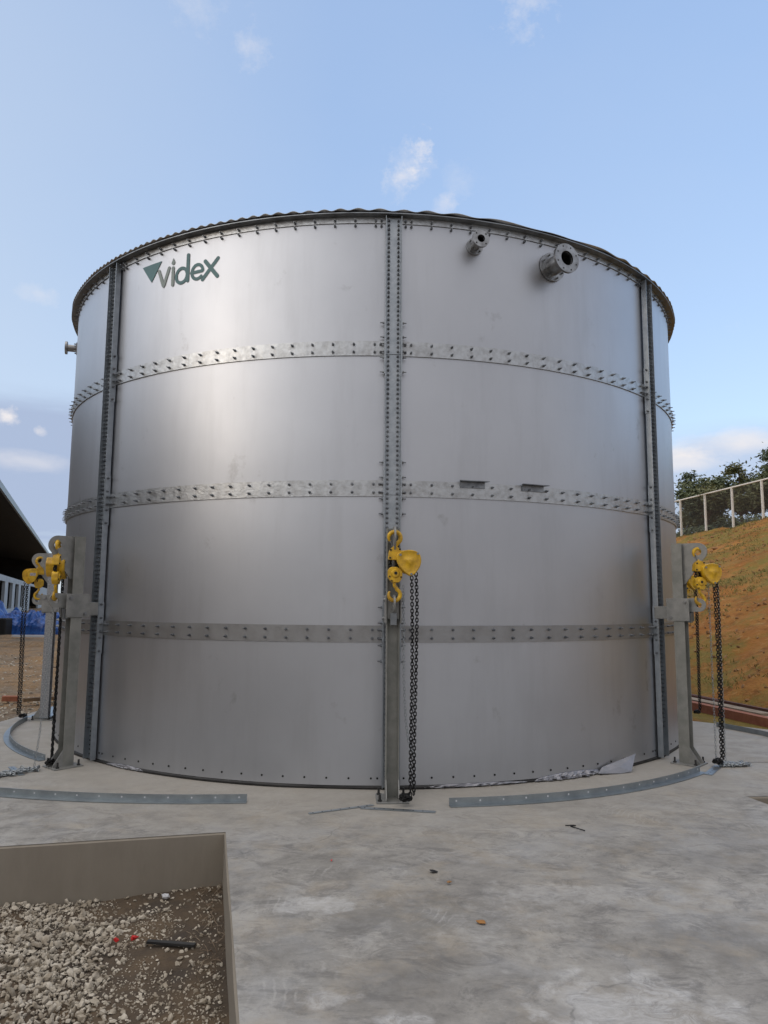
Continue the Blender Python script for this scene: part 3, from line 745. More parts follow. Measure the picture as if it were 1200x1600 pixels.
letter([([(-1.966, 4.542), (-1.966, 4.380)], .036)], 'logo_teal_glare')                                                           # i
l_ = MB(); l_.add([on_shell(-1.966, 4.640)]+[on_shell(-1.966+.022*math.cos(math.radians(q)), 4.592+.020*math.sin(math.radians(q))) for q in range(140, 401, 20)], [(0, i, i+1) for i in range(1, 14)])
l_.build('dot', 'logo_teal_glare', lgo)

# ------------------------------------------------------------------ lifting jacks
def make_jack():
    j = empty('lifting_jack')
    b = MB()                                         # H section, flanges facing sideways
    for sx in (-1, 1): b.box((sx*.047, 0, 1.031), (.007, .10, 2.038))
    b.box((0, .012, 1.031), (.0865, .007, 2.038))
    b.build('post', 'jack_steel', j)
    b = MB(); b.box((0, -.02, .006), (.24, .26, .012))
    b.build('base_plate', 'jack_plate', j, .002)
    for sx in (-1, 1):
        b = MB(); M = Matrix(((0, 0, 1, 0), (1, 0, 0, 0), (0, 1, 0, 0), (0, 0, 0, 1)))
        b.prism([(-.05, .012), (-.135, .012), (-.135, .03), (-.052, .15), (-.05, .15)], sx*.047-.004, sx*.047+.004, M)
        b.build('gusset', 'jack_plate', j)
    for x, y in ((-.095, -.115), (.095, -.115), (-.095, .075), (.095, .075)):
        b = MB(); b.cyl((x, y, .012), (x, y, .024), .016, n=6, smooth=False); b.cyl((x, y, .024), (x, y, .062), .009, n=8)
        b.build('anchor_bolt', 'rubber_black', j)
    Mx = Matrix(((0, 0, 1, 0), (1, 0, 0, 0), (0, 1, 0, 0), (0, 0, 0, 1)))   # prism (a,b,t) -> y=a, z=b, x=t
    b = MB(); ey, ez, er = -.185, 1.965, .085
    prof = [(.008, 2.05), (-.14, 2.05)] + [(ey+er*math.cos(math.radians(q)), ez+er*math.sin(math.radians(q))) for q in range(90, 231, 14)] + [(-.055, 1.66), (.008, 1.66)]
    hole = [(ey+.034*math.cos(2*PI*i/20), ez+.034*math.sin(2*PI*i/20)) for i in range(20)]
    bm = bmesh.new(); ed = []
    for poly in (prof, hole):
        vv = [bm.verts.new((0, p[0], p[1])) for p in poly]; ed += [bm.edges.new((vv[i], vv[(i+1) % len(vv)])) for i in range(len(vv))]
    bmesh.ops.triangle_fill(bm, edges=ed, use_beauty=True); me = bpy.data.meshes.new('eye_plate'); bm.to_mesh(me); bm.free(); me.materials.append(MATS['jack_plate'])
    o = bpy.data.objects.new('eye_plate', me); COL.objects.link(o); o.parent = j; s_ = o.modifiers.new('s', 'SOLIDIFY'); s_.thickness = .014; s_.offset = 0
    cz = 1.42
    b = MB()
    b.box((0, -.0625, cz+.005), (.09, .012, .16)); car = b.build('carriage', 'jack_plate', j)
    b = MB(); b.box((0, .0625, cz), (.09, .012, .18)); b.build('back_plate', 'jack_plate', car)
    for sx in (-1, 1):
        b = MB(); b.box((sx*.057, .005, cz), (.010, .215, .213)); pl = b.build('side_plate', 'jack_plate', car, .002)
        for y, z in ((-.065, .07), (.075, -.075)):
            q = MB(); q.cyl((sx*.062, y, cz+z), (sx*.070, y, cz+z), .018, n=14); q.cyl((sx*.070, y, cz+z), (sx*.078, y, cz+z), .012, n=6, smooth=False)
            q.build('bolt', 'bolt_head', pl)
    b = MB(); b.box((0, .175, cz-.03), (.08, .13, .12)); b.build('tank_arm', 'jack_plate', car, .003)
    b = MB(); ey, ez, er = -.175, 1.465, .062
    prof = [(-.062, 1.40), (-.062, 1.527), (-.175, 1.527)] + [(ey+er*math.cos(math.radians(q)), ez+er*math.sin(math.radians(q))) for q in range(90, 271, 15)]
    hole = [(ey+.026*math.cos(2*PI*i/20), ez+.026*math.sin(2*PI*i/20)) for i in range(20)]
    bm = bmesh.new(); ed = []
    for poly in (prof, hole):
        vv = [bm.verts.new((0, p[0], p[1])) for p in poly]; ed += [bm.edges.new((vv[i], vv[(i+1) % len(vv)])) for i in range(len(vv))]
    bmesh.ops.triangle_fill(bm, edges=ed, use_beauty=True); me = bpy.data.meshes.new('lower_eye_plate'); bm.to_mesh(me); bm.free(); me.materials.append(MATS['jack_plate'])
    o = bpy.data.objects.new('lower_eye_plate', me); COL.objects.link(o); o.parent = car; s_ = o.modifiers.new('s', 'SOLIDIFY'); s_.thickness = .014; s_.offset = 0
    b = MB(); b.box((0, -.085, 1.345), (.05, .035, .09)); b.build('guide_block', 'rim_steel', car, .002)
    return j
JL = [(2.25, 'lifting jack post standing in front of the tank\'s middle column'),
      (-42.2, 'lifting jack post beside the left side of the tank, nearer of the two there'),
      (46.6, 'lifting jack post beside the right side of the tank'),
      (-83.5, 'lifting jack post furthest left, behind the nearer left jack'),
      (91.5, 'lifting jack mostly hidden behind the right hand jack post')]
j0 = make_jack(); jacks = []
for i, (ad, lab) in enumerate(JL):
    j = j0 if i == 0 else copy_tree(j0)
    a = math.radians(ad); j.location = pol(4.055, a, 0); j.rotation_euler = (0, 0, a)
    tag(j, lab, 'lifting jack', 'lifting jacks around the tank'); jacks.append(j)
for ch in jacks[3].children:
    if ch.name.startswith('post'):
        ch.data = ch.data.copy(); ch.data.materials[0] = MATS['galv_speckle']

# ------------------------------------------------------------------ chain hoists
def chain_path(mb, pts, pitch, ln, wd, r, n=10, m_=5, M0=None):
    pts = [Vector(p) for p in pts]; k = 0; acc = 0.0; tw = 0
    seg = []
    for i in range(len(pts)-1):
        seg.append(((pts[i+1]-pts[i]).length, pts[i], pts[i+1]))
    tot = sum(s_[0] for s_ in seg); cnt_ = int(tot/pitch)
    for q in range(cnt_):
        d_ = (q+.5)*pitch; 
        for L, a, b in seg:
            if d_ <= L: break
            d_ -= L
        p = a.lerp(b, min(1, d_/L)); dr = (b-a).normalized()
        side = dr.orthogonal().normalized() if abs(dr.y) > .95 else dr.cross(Vector((0, 1, 0))).normalized()
        side = Matrix.Rotation((q % 2)*PI/2 + random.uniform(-.25, .25)+.3, 3, dr) @ side
        Lp = []
        for i in range(n):
            t_ = 2*PI*i/n; cx, sx_ = math.cos(t_), math.sin(t_)
            st_ = (ln-wd)/2*(1 if cx > 0 else -1) if abs(cx) > 1e-6 else 0
            Lp.append(p+dr*(wd/2*cx+st_)+side*(wd/2*sx_))
        mb.tube(Lp, r, m_, True, M0)
def hook_pts(cz, r, up, n=16):      # open hook in the xz plane; up=True: shank below the bow
    sgn = -1 if up else 1
    P = [Vector((0, 0, cz+sgn*r*2.05)), Vector((0.0, 0, cz+sgn*r*1.55)), Vector((.3*r, 0, cz+sgn*r*1.2))]
    for i in range(n+1):
        t_ = math.radians(62 - i*(300-22)/n)
        P.append(Vector((r*math.cos(t_), 0, cz+sgn*r*math.sin(t_))))
    return P
def rounded(poly, k=3, rad=.012):
    out_ = []; n = len(poly)
    for i in range(n):
        a, b, c_ = Vector(poly[i-1]), Vector(poly[i]), Vector(poly[(i+1) % n])
        p0 = b+(a-b).normalized()*min(rad, (a-b).length*.45); p1 = b+(c_-b).normalized()*min(rad, (c_-b).length*.45)
        for q in range(k+1):
            t_ = q/k; out_.append(tuple(p0*(1-t_)**2+b*2*t_*(1-t_)+p1*t_*t_))
    return out_
MXZ = Matrix(((1, 0, 0, 0), (0, 0, 1, 0), (0, 1, 0, 0), (0, 0, 0, 1)))     # prism (a,b,t) -> x=a, z=b, y=t
def make_hoist(kind='front', ground=-1.93):
    """origin at the upper hook's seat; z runs down from 0; the body hangs to +x"""
    h = empty('chain_hoist')
    b = MB(); P = hook_pts(-.005, .046, True); b.tube(P, [.013, .014, .015]+[.0165 if i < 13 else .0165-.002*(i-12) for i in range(17)], 8)
    hk = b.build('top_hook', 'yellow_paint', h)
    b = MB(); b.cyl((-.005, -.004, -.088), (-.045, -.004, -.02), .004, n=6); b.build('latch', 'bolt_head', hk)
    # small bridge block
    b = MB(); b.prism(rounded([(-.052, -.205), (.05, -.205), (.055, -.14), (.02, -.105), (-.02, -.105), (-.045, -.14)]), -.030, .030, MXZ)
    hs_ = b.build('housing', 'yellow_paint', h, .004)
    for x, z in ((-.030, -.130), (.038, -.124), (-.036, -.190)):
        q = MB(); q.cyl((x, -.030, z), (x, -.037, z), .0075, n=8); q.build('rivet', 'hole_black', hs_)
    b = MB(); b.prism(rounded([(.01, -.19), (.05, -.13), (.10, -.135), (.14, -.17), (.13, -.26), (.09, -.31), (.05, -.29)]), -.012, .10, MXZ)
    gc = b.build('gear_case', 'yellow_paint', h, .006)
    b = MB(); b.box((.078, .1005, -.205), (.065, .001, .035)); b.build('decal', 'decal', gc)
    # teardrop hand wheel cover
    poly = []
    cx, cz = .112, -.215
    base = [(.010, -.165), (.045, -.140), (.100, -.128), (.160, -.136), (.194, -.168), (.200, -.215), (.188, -.262), (.150, -.312), (.118, -.330), (.085, -.312), (.035, -.262), (.012, -.215)]
    poly = rounded(base, 3, .02)
    def scl(s_, y): return [(cx+(p[0]-cx)*s_, y, cz+(p[1]-cz)*s_) for p in poly]
    b = MB(); L_ = [scl(1.0, -.012), scl(1.0, -.05), scl(.93, -.062), scl(.90, -.060), scl(.55, -.061), scl(.26, -.061), scl(.24, -.065), scl(.10, -.066)]
    n = len(poly); vs = [p for l_ in L_ for p in l_]
    b.add(vs, [(q*n+i, q*n+(i+1) % n, (q+1)*n+(i+1) % n, (q+1)*n+i) for q in range(len(L_)-1) for i in range(n)], None, True)
    b.add(vs, [tuple(range(n)), tuple((len(L_)-1)*n+i for i in range(n))])
    cv = b.build('wheel_cover', 'yellow_paint', h)
    for x, z in ((.040, -.168), (.172, -.158), (.122, -.312)):
        q = MB(); q.cyl((x, -.05, z), (x, -.067, z), .009, n=8); q.build('screw', 'rim_steel', cv)
    # load chain down to the lower block
    b = MB(); chain_path(b, [(-.032, 0, -.195), (-.032, 0, -.300)], .022, .032, .022, .0045); b.build('load_chain', 'chain_black', h); b = MB(); chain_path(b, [(.02, .02, -.205), (.02, .02, -.300)], .022, .032, .022, .0045)
    b.build('load_chain', 'chain_black', h)
    b = MB(); b.prism(rounded([(-.052, -.31), (-.03, -.288), (.02, -.288), (.058, -.315), (.058, -.37), (.035, -.405), (-.02, -.405), (-.052, -.37)]), -.028, .028, MXZ)
    b.cyl((.005, -.028, -.338), (.005, -.038, -.338), .034, .026, n=20)
    lb = b.build('lower_block', 'yellow_paint', h, .004)
    q = MB(); q.cyl((.007, -.038, -.335), (.007, -.0405, -.335), .012, n=10); q.build('axle_end', 'hole_black', lb)
    for x, z in ((-.038, -.36), (-.022, -.392), (.048, -.365)):
        q = MB(); q.cyl((x, -.028, z), (x, -.034, z), .0065, n=8); q.build('rivet', 'hole_black', lb)
    b = MB(); P = hook_pts(-.497, .044, False); b.tube(P, [.013, .014, .014]+[.0155 if i < 13 else .0155-.002*(i-12) for i in range(17)], 8)
    b.build('hook', 'yellow_paint', lb)
    # hand chain: black endless loop reaching the slab
    b = MB(); x1, x2 = .128, .162
    pp1 = [(x1, -.03, -.30)]; pp2 = [(x2, -.02, -.27)]
    for i in range(1, 9):
        f = i/8; z = -.30+(ground+.02+.30)*f
        pp1.append((x1+.006*math.sin(f*5), -.03, z)); pp2.append((x2+.008*math.sin(f*4+1)-.006*f, -.02, z))
    chain_path(b, pp1, .0245, .034, .022, .0042); chain_path(b, pp2, .0245, .034, .022, .0042)
    pile = [(x1, -.03, ground+.02)]
    for i in range(26):
        t_ = i*.9; pile.append((x1-.045+.05*math.cos(t_)*random.uniform(.4, 1), -.03+.035*math.sin(t_)*random.uniform(.4, 1), ground+.012+.0015*i*random.uniform(.4, 1.3)))
    chain_path(b, pile, .0245, .034, .022, .0042)
    b.build('hand_chain', 'chain_black', h)
    for o in (hs_, gc, cv): o.location.z = .03
    lb.location.z = .06
    for o in h.children:
        if o.name.startswith('load_chain'): o.location.z = .035
    return h
HO = [(2.25, 4.24, 1.966, 0.0, 'yellow chain hoist on the jack in front of the tank\'s middle column', .008),
      (46.6, 4.24, 1.955, -46.6+52, 'yellow chain hoist hanging from the right hand jack post', 0),
      (91.5, 4.24, 1.955, -91.5-2, 'yellow chain hoist behind the right hand one, its upper hook hidden', 0),
      (-42.2, 4.24, 1.955, -42.2+42.2+70, 'yellow chain hoist seen edge on, nearer of the two left hoists', 0),
      (-83.5, 4.22, 1.955, 170, 'yellow chain hoist furthest left, body turned away from the tank', 0)]
h0 = make_hoist(); hoists = []
for i, (ad, rr, z, rz, lab, dx) in enumerate(HO):
    h = h0 if i == 0 else copy_tree(h0)
    h.location = pol(rr, math.radians(ad), z); h.rotation_euler = (0, 0, math.radians(ad)+math.radians([0, -42, -75, 142, 288][i]))
    tag(h, lab, 'chain hoist', 'yellow chain hoists'); hoists.append(h)

# silver slack chains: hang from a hoist and end on the slab
def silver(lab, pts, pile=None, name='slack_chain'):
    b = MB(); chain_path(b, pts, .024, .033, .017, .0020, 8, 4)
    if pile:
        cx, cy, ln_, ang, nn = pile; P = [Vector(pts[-1])]
        for i in range(nn):
            f = i/nn; x = cx+math.cos(ang)*ln_*f+random.uniform(-.05, .05); y = cy+math.sin(ang)*ln_*f+random.uniform(-.05, .05)
            P.append(Vector((x, y, random.uniform(.008, .035))))
        chain_path(b, P, .027, .038, .024, .0045, 8, 5)
    return tag(b.build(name, 'chain_silver'), lab, 'chain')
f0 = pol(4.13, math.radians(3.3), 0)
silver('thin silver chain beside the middle jack post, looping to the black chain', [(f0.x, f0.y, 1.60), (f0.x+.005, f0.y, 1.25), (f0.x+.008, f0.y, .9), (f0.x+.02, f0.y, .62), (f0.x+.04, f0.y-.005, .45), (f0.x+.065, f0.y-.01, .37), (f0.x+.10, f0.y-.01, .34)])
silver('silver chain hanging by the left jack into a heap with a long tail', [(-2.86, -3.13, 1.50), (-2.87, -3.14, .9), (-2.90, -3.16, .3), (-2.92, -3.18, .03)], (-2.90, -3.18, .50, math.radians(235), 70))
silver('silver chain hanging right of the right jack into a small heap', [(3.28, -2.86, 1.7), (3.28, -2.86, .9), (3.275, -2.86, .02)], (3.20, -2.93, .26, math.radians(10), 55))
silver('silver chain hanging left of the right jack\'s black chain', [(3.19, -2.86, 1.66), (3.19, -2.86, .9), (3.185, -2.87, .02)])

# ------------------------------------------------------------------ curved steel angles on the slab
def circ(p, q, r):
    ax, ay = p; bx, by = q; cx, cy = r
    d = 2*(ax*(by-cy)+bx*(cy-ay)+cx*(ay-by))
    ux = ((ax*ax+ay*ay)*(by-cy)+(bx*bx+by*by)*(cy-ay)+(cx*cx+cy*cy)*(ay-by))/d
    uy = ((ax*ax+ay*ay)*(cx-bx)+(bx*bx+by*by)*(ax-cx)+(cx*cx+cy*cy)*(bx-ax))/d
    return Vector((ux, uy)), math.hypot(ax-ux, ay-uy)
def angle_bar(p0, pm, p1, lab, up=.055, flat_=.06, inward=True, name='curved_steel_angle'):
    c_, r = circ(p0, pm, p1)
    a0 = math.atan2(p0[1]-c_.y, p0[0]-c_.x); a1 = math.atan2(p1[1]-c_.y, p1[0]-c_.x)
    while a1-a0 > PI: a1 -= 2*PI
    while a1-a0 < -PI: a1 += 2*PI
    t_ = .005; n = 40
    prof = [(0, .002), (0, .002+t_), (-flat_+t_, .002+t_), (-flat_+t_, up), (-flat_, up), (-flat_, .002)]
    b = MB(); vs = []
    for i in range(n+1):
        a = a0+(a1-a0)*i/n
        for pr, pz in prof: vs.append((c_.x+(r+pr)*math.cos(a), c_.y+(r+pr)*math.sin(a), pz))
    m_ = len(prof)
    b.add(vs, [(i*m_+q, i*m_+(q+1) % m_, (i+1)*m_+(q+1) % m_, (i+1)*m_+q) for i in range(n) for q in range(m_)]+[tuple(range(m_)), tuple(n*m_+q for q in range(m_-1, -1, -1))])
    o = tag(b.build(name, 'galv_light'), lab, 'steel angle', 'curved galvanised steel angles on the slab')
    L = abs(a1-a0)*r; k = int(L/.18)
    for i in range(k+1):
        hm = MB()
        a = a0+(a1-a0)*(.02+.96*i/k); rr = r-flat_+t_+.0006
        p = Vector((c_.x+rr*math.cos(a), c_.y+rr*math.sin(a), up*.6)); d_ = Vector((math.cos(a), math.sin(a), 0))
        hm.cyl(p-d_*.0003, p+d_*.0008, .0065, n=10)
        hm.build('hole', 'white_plastic', o)
    return o
angle_bar((-3.75, -3.70), (-2.05, -4.18), (-.91, -4.20), 'long curved steel angle on the slab at front left of the tank')
angle_bar((.58, -4.29), (1.42, -4.12), (2.95, -3.18), 'long curved steel angle on the slab at front right of the tank')
angle_bar((-3.04, -2.82), (-3.84, -1.85), (-4.26, -.55), 'curved steel angle around the foot of the far left jack')
angle_bar((4.23, -.73), (4.40, -1.10), (4.70, -2.2), 'curved steel angle on the slab edge at far right')
def flat_bar(p0, p1, wd, z, lab, mn='galv_light', th=.004, name='flat_bar', cat='steel strip', holes=True):
    a = Vector(p0); b_ = Vector(p1); d = b_-a; L = d.length
    M = Matrix.Translation((*((a+b_)/2), z)) @ Matrix.Rotation(math.atan2(d.y, d.x), 4, 'Z')
    b = MB(); b.box((0, 0, 0), (L, wd, th), M); o = b.build(name, mn)
    if holes:
        for i in range(int(L/.07)):
            h = MB(); h.cyl(M @ Vector((-L/2+.03+i*.07, 0, th/2)), M @ Vector((-L/2+.03+i*.07, 0, th/2+.0006)), .006, n=8)
            h.build('hole', 'hole_black', o)
    return tag(o, lab, cat)
flat_bar((-.43, -4.455), (0.02, -4.235), .030, .004, 'thin steel strip lying left of the middle jack foot, pointing up right', 'concrete_board' if 0 else 'galv_light')
flat_bar((-.07, -4.31), (.46, -4.41), .045, .004, 'thin steel strip with holes lying just in front of the middle jack foot')
flat_bar((-3.18, -3.05), (-2.94, -3.36), .05, .004, 'short pale steel strip lying beside the left chain heap')
flat_bar((2.93, -3.25), (3.19, -2.90), .07, .004, 'short pale steel strip at the foot of the right jack')
pl = MB(); pl.add([(-4.24, -.50, .03), (-3.95, -.55, .03), (-3.83, .35, .14), (-3.98, .45, .17)], [(0, 1, 2, 3)])
po = tag(pl.build('steel_plate', 'galv_light'), 'pale steel plate propped against the foot of the far left jack', 'steel plate'); s_ = po.modifiers.new('s', 'SOLIDIFY'); s_.thickness = .004

# slab joint line: a thin saw cut
jt = MB(); jt.box((4.6, -2.73, .0012), (2.5, .008, .0016)); tag(jt.build('slab_joint', 'hole_black'), 'thin dark joint line across the slab at right', 'joint', kind='structure')

# ------------------------------------------------------------------ small debris
def bit(name, mn, c_, r, lab, cat, sq=.5):
    b = MB(); random.seed(int(c_[0]*1000)); rock(b, (0, 0, 0), r); o = b.build(name, mn); o.location = (c_[0], c_[1], c_[2]); o.scale = (1, 1, sq); return tag(o, lab, cat)
bit('red_scrap', 'red_plastic', (-.22, -5.39, .006), .014, 'tiny red scrap lying on the slab near the pit corner', 'scrap', .4)
bit('clod', 'hole_black', (.35, -5.56, .008), .024, 'dark grey fragment lying on the slab in the middle', 'fragment', .5)
bit('soil_lump', 'clod', (.42, -5.73, .012), .018, 'small orange soil lump just behind the dry leaf on the slab', 'soil lump', .9)
bit('dry_leaf', 'leaf_brown', (.52, -6.20, .008), .026, 'curled orange brown leaf nearest the camera on the slab', 'leaf', .4)
bit('red_plastic_scrap', 'red_plastic', (-1.25, -5.64, -.305), .026, 'red plastic scrap on the gravel, the larger of two', 'scrap', .9)
bit('red_scrap', 'red_plastic', (-1.34, -5.66, -.305), .018, 'red plastic scrap on the gravel, the smaller and further left', 'scrap', .6)
bit('plastic_scrap', 'white_plastic', (-1.24, -5.07, -.31), .035, 'crumpled white plastic scrap at the foot of the pit wall', 'scrap', .6)
flat_bar((-1.17, -5.67), (-.91, -5.71), .028, -.31, 'black bar lying on the gravel beside the red scraps', 'rubber_black', .012, 'black_bar', 'bar', False)
b = MB(); b.tube([(1.30, -4.72, .006), (1.36, -4.715, .006), (1.37, -4.72, .006), (1.33, -4.74, .006), (1.40, -4.83, .006)], .0035, 5)
tag(b.build('bent_wire', 'hole_black'), 'short bent black wire on the slab in front of the right steel angle', 'wire')
b = MB()
for i in range(40):
    a = random.uniform(.02, .14); bb = random.uniform(.05, 1.2); p = PC+PU*a+PV*bb; z = pfz(a, bb)
    q = [Vector((p.x, p.y, z))]
    for _ in range(5): q.append(q[-1]+Vector((random.uniform(-.03, .03), random.uniform(-.03, .03), random.uniform(-.003, .02))))
    b.tube(q, .0016, 4)
tag(b.build('dry_roots', 'concrete_board'), 'tangle of dry straw against the right wall of the gravel pit', 'straw', kind='stuff')

# ------------------------------------------------------------------ drain along the foot of the bank
def along(s_, t_): p = T0+TN*s_+TD*t_; return p
def long_box(s0, s1, t0, t1, z0, z1, mb):
    c_ = [along(s0, t0), along(s1, t0), along(s1, t1), along(s0, t1)]
    mb.add([(p.x, p.y, z0) for p in c_]+[(p.x, p.y, z1) for p in c_], [(0, 1, 2, 3), (7, 6, 5, 4), (0, 4, 5, 1), (1, 5, 6, 2), (2, 6, 7, 3), (3, 7, 4, 0)])
b = MB(); long_box(-.62, -.50, -14, 9, -.3, .045, b); tag(b.build('brick_kerb', 'brick'), 'red brown kerb wall running behind the slab at right', 'kerb')
b = MB(); long_box(-.16, -.10, -14, 9, -.2, .07, b); tag(b.build('drain_edge', 'red_board'), 'dark red board edging the foot of the bank', 'board')
b = MB(); long_box(-.485, -.30, -1.6, 2.0, .02, .06, b); tag(b.build('cover_board', 'concrete_board'), 'pale dusty board lying over the drain behind the right chain', 'board')
b = MB(); long_box(-.50, -.28, 2.1, 4.5, .015, .045, b); tag(b.build('cover_board', 'concrete_board'), 'pale dusty board over the drain at the right edge of the photo', 'board')
b = MB(); long_box(-.485, -.33, -6.0, -1.75, .01, .05, b); tag(b.build('cover_board', 'concrete_board'), 'pale dusty board over the drain just right of the tank', 'board')
b = MB(); long_box(-.27, -.24, -3, 1.0, .05, .08, b); tag(b.build('wood_batten', 'red_board'), 'thin dark batten lying lengthwise on the drain', 'batten')

# ------------------------------------------------------------------ fence on the crest
FD = Vector((.26, -.966)); F0 = Vector((14.06, 23.2)); 
fe = empty('fence', (F0.x, F0.y, 4.15)); tag(fe, 'white framed net fence along the top of the bank', 'fence')
posts = []
for i in range(-4, 17):
    p = F0+FD*(1.62*i); z = 4.16+.055*i if i < 6 else 4.16+.33
    posts.append(Vector((p.x, p.y, z)))
rel = [p-Vector((F0.x, F0.y, 4.15)) for p in posts]
for r in rel:
    b = MB(); b.box((r.x, r.y, r.z+.85), (.075, .075, 2.3)); b.build('post', 'fence_white', fe)
for i in range(len(rel)-1):
    b = MB(); a, c_ = rel[i], rel[i+1]; up_ = Vector((0, 0, 2.0)); d = (c_-a).normalized()*.04
    b.tube([a+up_-d*0, c_+up_-d*0], .04, 4); b.build('top_rail', 'fence_white', fe)
    b = MB(); b.add([a+d, c_-d, c_-d+Vector((0, 0, 1.96)), a+d+Vector((0, 0, 1.96))], [(0, 1, 2, 3)]); b.build('net_panel', 'fence_net', fe)
b = MB(); b.tube([r+Vector((-.05, 0, .03)) for r in rel], .05, 4); b.build('bottom_board', 'red_board', fe)

# ------------------------------------------------------------------ trees behind the fence
def tree(x, y, h, spread, seed, lab, mn, nleaf=8500, trunk_r=.11):
    random.seed(seed); z0 = ground_z(x, y); root = empty('tree', (x, y, z0)); tag(root, lab, 'tree', 'trees behind the fence on the bank')
    tb = MB(); base = Vector((0, 0, -.1)); fork = Vector((random.uniform(-.1, .1), random.uniform(-.1, .1), h*.30))
    tb.tube([base, base.lerp(fork, .5)+Vector((.04, 0, 0)), fork], [trunk_r, trunk_r*.8, trunk_r*.7], 8)
    tips = []
    for i in range(11):
        a = 2*PI*i/11+random.uniform(-.3, .3); el = random.uniform(.25, 1.25); L = h*.62*random.uniform(.6, 1.1)
        e = fork+Vector((math.cos(a)*math.cos(el)*spread*random.uniform(.55, 1.0), math.sin(a)*math.cos(el)*spread*random.uniform(.55, 1.0), math.sin(el)*L))
        mid = fork.lerp(e, .5)+Vector((0, 0, .12*L))
        tb.tube([fork, mid, e], [trunk_r*.45, trunk_r*.28, .012], 6)
        for f in (.55, .75, .9, 1.0):
            c_ = fork.lerp(e, f)+Vector((random.uniform(-.3, .3), random.uniform(-.3, .3), random.uniform(-.1, .35)))
            tb.tube([mid.lerp(e, max(0, f*2-1.0)), c_], [.018, .006], 4); tips.append((c_, random.uniform(.22, .52)))
    tb.build('trunk', 'bark', root)
    lb = MB()
    for i in range(nleaf):
        c_, r = random.choice(tips); v = Vector((random.gauss(0, 1), random.gauss(0, 1), random.gauss(0, .6)))*r*.55
        p = c_+v; u = Vector((random.gauss(0, 1), random.gauss(0, 1), random.gauss(0, .5))).normalized(); w_ = u.cross(Vector((random.gauss(0, 1), random.gauss(0, 1), random.gauss(0, 1)))).normalized()
        L = random.uniform(.06, .13); W = L*.38
        lb.add([p-u*L, p+w_*W, p+u*L, p-w_*W], [(0, 1, 2, 3)])
    lb.build('crown', mn, root)
TREES = [(15.9, 24.6, 3.5, 1.9, 11, 'dark green tree behind the fence, its forked top nearest the tank', 'leaf_dark'),
         (16.4, 22.3, 3.2, 1.9, 12, 'rounded olive tree with a visible trunk behind the second fence bay', 'leaf_olive'),
         (18.3, 21.9, 4.6, 2.4, 13, 'taller tree at the right edge rising above the fence rail', 'leaf_dark'),
         (17.4, 27.6, 3.0, 1.8, 14, 'low olive tree half hidden by the tank shoulder behind the fence', 'leaf_olive'),
         (19.2, 18.6, 4.6, 2.2, 15, 'tree at the far right beyond the fence, cut by the photo edge', 'leaf_olive')]
for a in TREES: tree(*a)
random.seed(3)
hd = MB()
for i in range(15000):
    t_ = random.uniform(-7, 14); s_ = random.uniform(.7, 2.0); p = F0+FD*t_+Vector((.966, .26))*s_
    hh = .55+.35*noise.noise(Vector((t_*.8, s_, 2))); zz = ground_z(p.x, p.y)+random.uniform(-.05, 1)**.7*hh if random.random() < 1 else 0
    if isinstance(zz, complex): continue
    u = Vector((random.gauss(0, 1), random.gauss(0, 1), random.gauss(0, 1))).normalized(); w_ = u.orthogonal().normalized(); L = random.uniform(.05, .12); P = Vector((p.x, p.y, zz))
    hd.add([P-u*L, P+w_*L*.4, P+u*L, P-w_*L*.4], [(0, 1, 2, 3)])
tag(hd.build('undergrowth', 'leaf_dark'), 'dark low undergrowth at the foot of the fence', 'undergrowth', kind='stuff')

# ------------------------------------------------------------------ open sided shed on the left
SU = Vector((-.3665, .930)); SN = Vector((-.930, -.3665)); E0 = Vector((-18.3, 25.3))
def sp(t_, n_, z): p = E0+SU*t_+SN*n_; return (p.x, p.y, z)
def quad_prism(mb, t0, t1, n0, n1, z00, z01, th):   # sloped slab: z00 at n0, z01 at n1
    vs = [sp(t0, n0, z00), sp(t1, n0, z00), sp(t1, n1, z01), sp(t0, n1, z01)]
    mb.add([*vs]+[(x, y, z+th) for x, y, z in vs], [(0, 1, 2, 3), (7, 6, 5, 4), (0, 4, 5, 1), (1, 5, 6, 2), (2, 6, 7, 3), (3, 7, 4, 0)])
shed = empty('open_shed', (0, 0, 0)); tag(shed, 'long dark open shed with a pale slotted half wall at left', 'building')
EZ = 6.85
T_0, T_1 = -18, 95
b = MB(); quad_prism(b, T_0, T_1, -.2, 13, EZ, EZ+2.0, .10); quad_prism(b, T_0, T_1, 13, 26, EZ+2.0, EZ, .10); b.build('roof', 'shed_dark', shed)
b = MB(); quad_prism(b, T_0, T_1, -.32, -.205, EZ-.06, EZ-.06, .34); b.build('gutter', 'shed_roof', shed)
b = MB(); quad_prism(b, T_0, T_1, 25.5, 25.8, -.2, -.2, EZ+.26); quad_prism(b, T_1-.3, T_1, .5, 25.4, -.2, -.2, EZ+.24); quad_prism(b, T_0, T_0+.3, .5, 25.4, -.2, -.2, EZ); b.build('back_wall', 'shed_dark', shed)
b = MB(); quad_prism(b, T_0, T_1, .5, 25.6, .0, .0, .02); b.build('floor', 'shed_dark', shed)
b = MB()
WH = 3.06
n_s = 0.75
b.add([], [])
quad_prism(b, T_0, 46.5, n_s, n_s+.2, 2.66, 2.66, WH-2.66); quad_prism(b, 46.5, 64, n_s, n_s+.2, 2.8, 2.8, WH-2.8)
quad_prism(b, T_0, 46.5, n_s, n_s+.2, -.2, -.2, .9)
t_ = -13.0
while t_ < 41:
    quad_prism(b, t_, t_+2.4, n_s, n_s+.2, .70, .70, 1.96); t_ += 6.3
quad_prism(b, T_0, -14.2, n_s, n_s+.2, .70, .70, 1.96)
quad_prism(b, 41.5, 46.5, n_s, n_s+.2, .70, .70, 1.96)
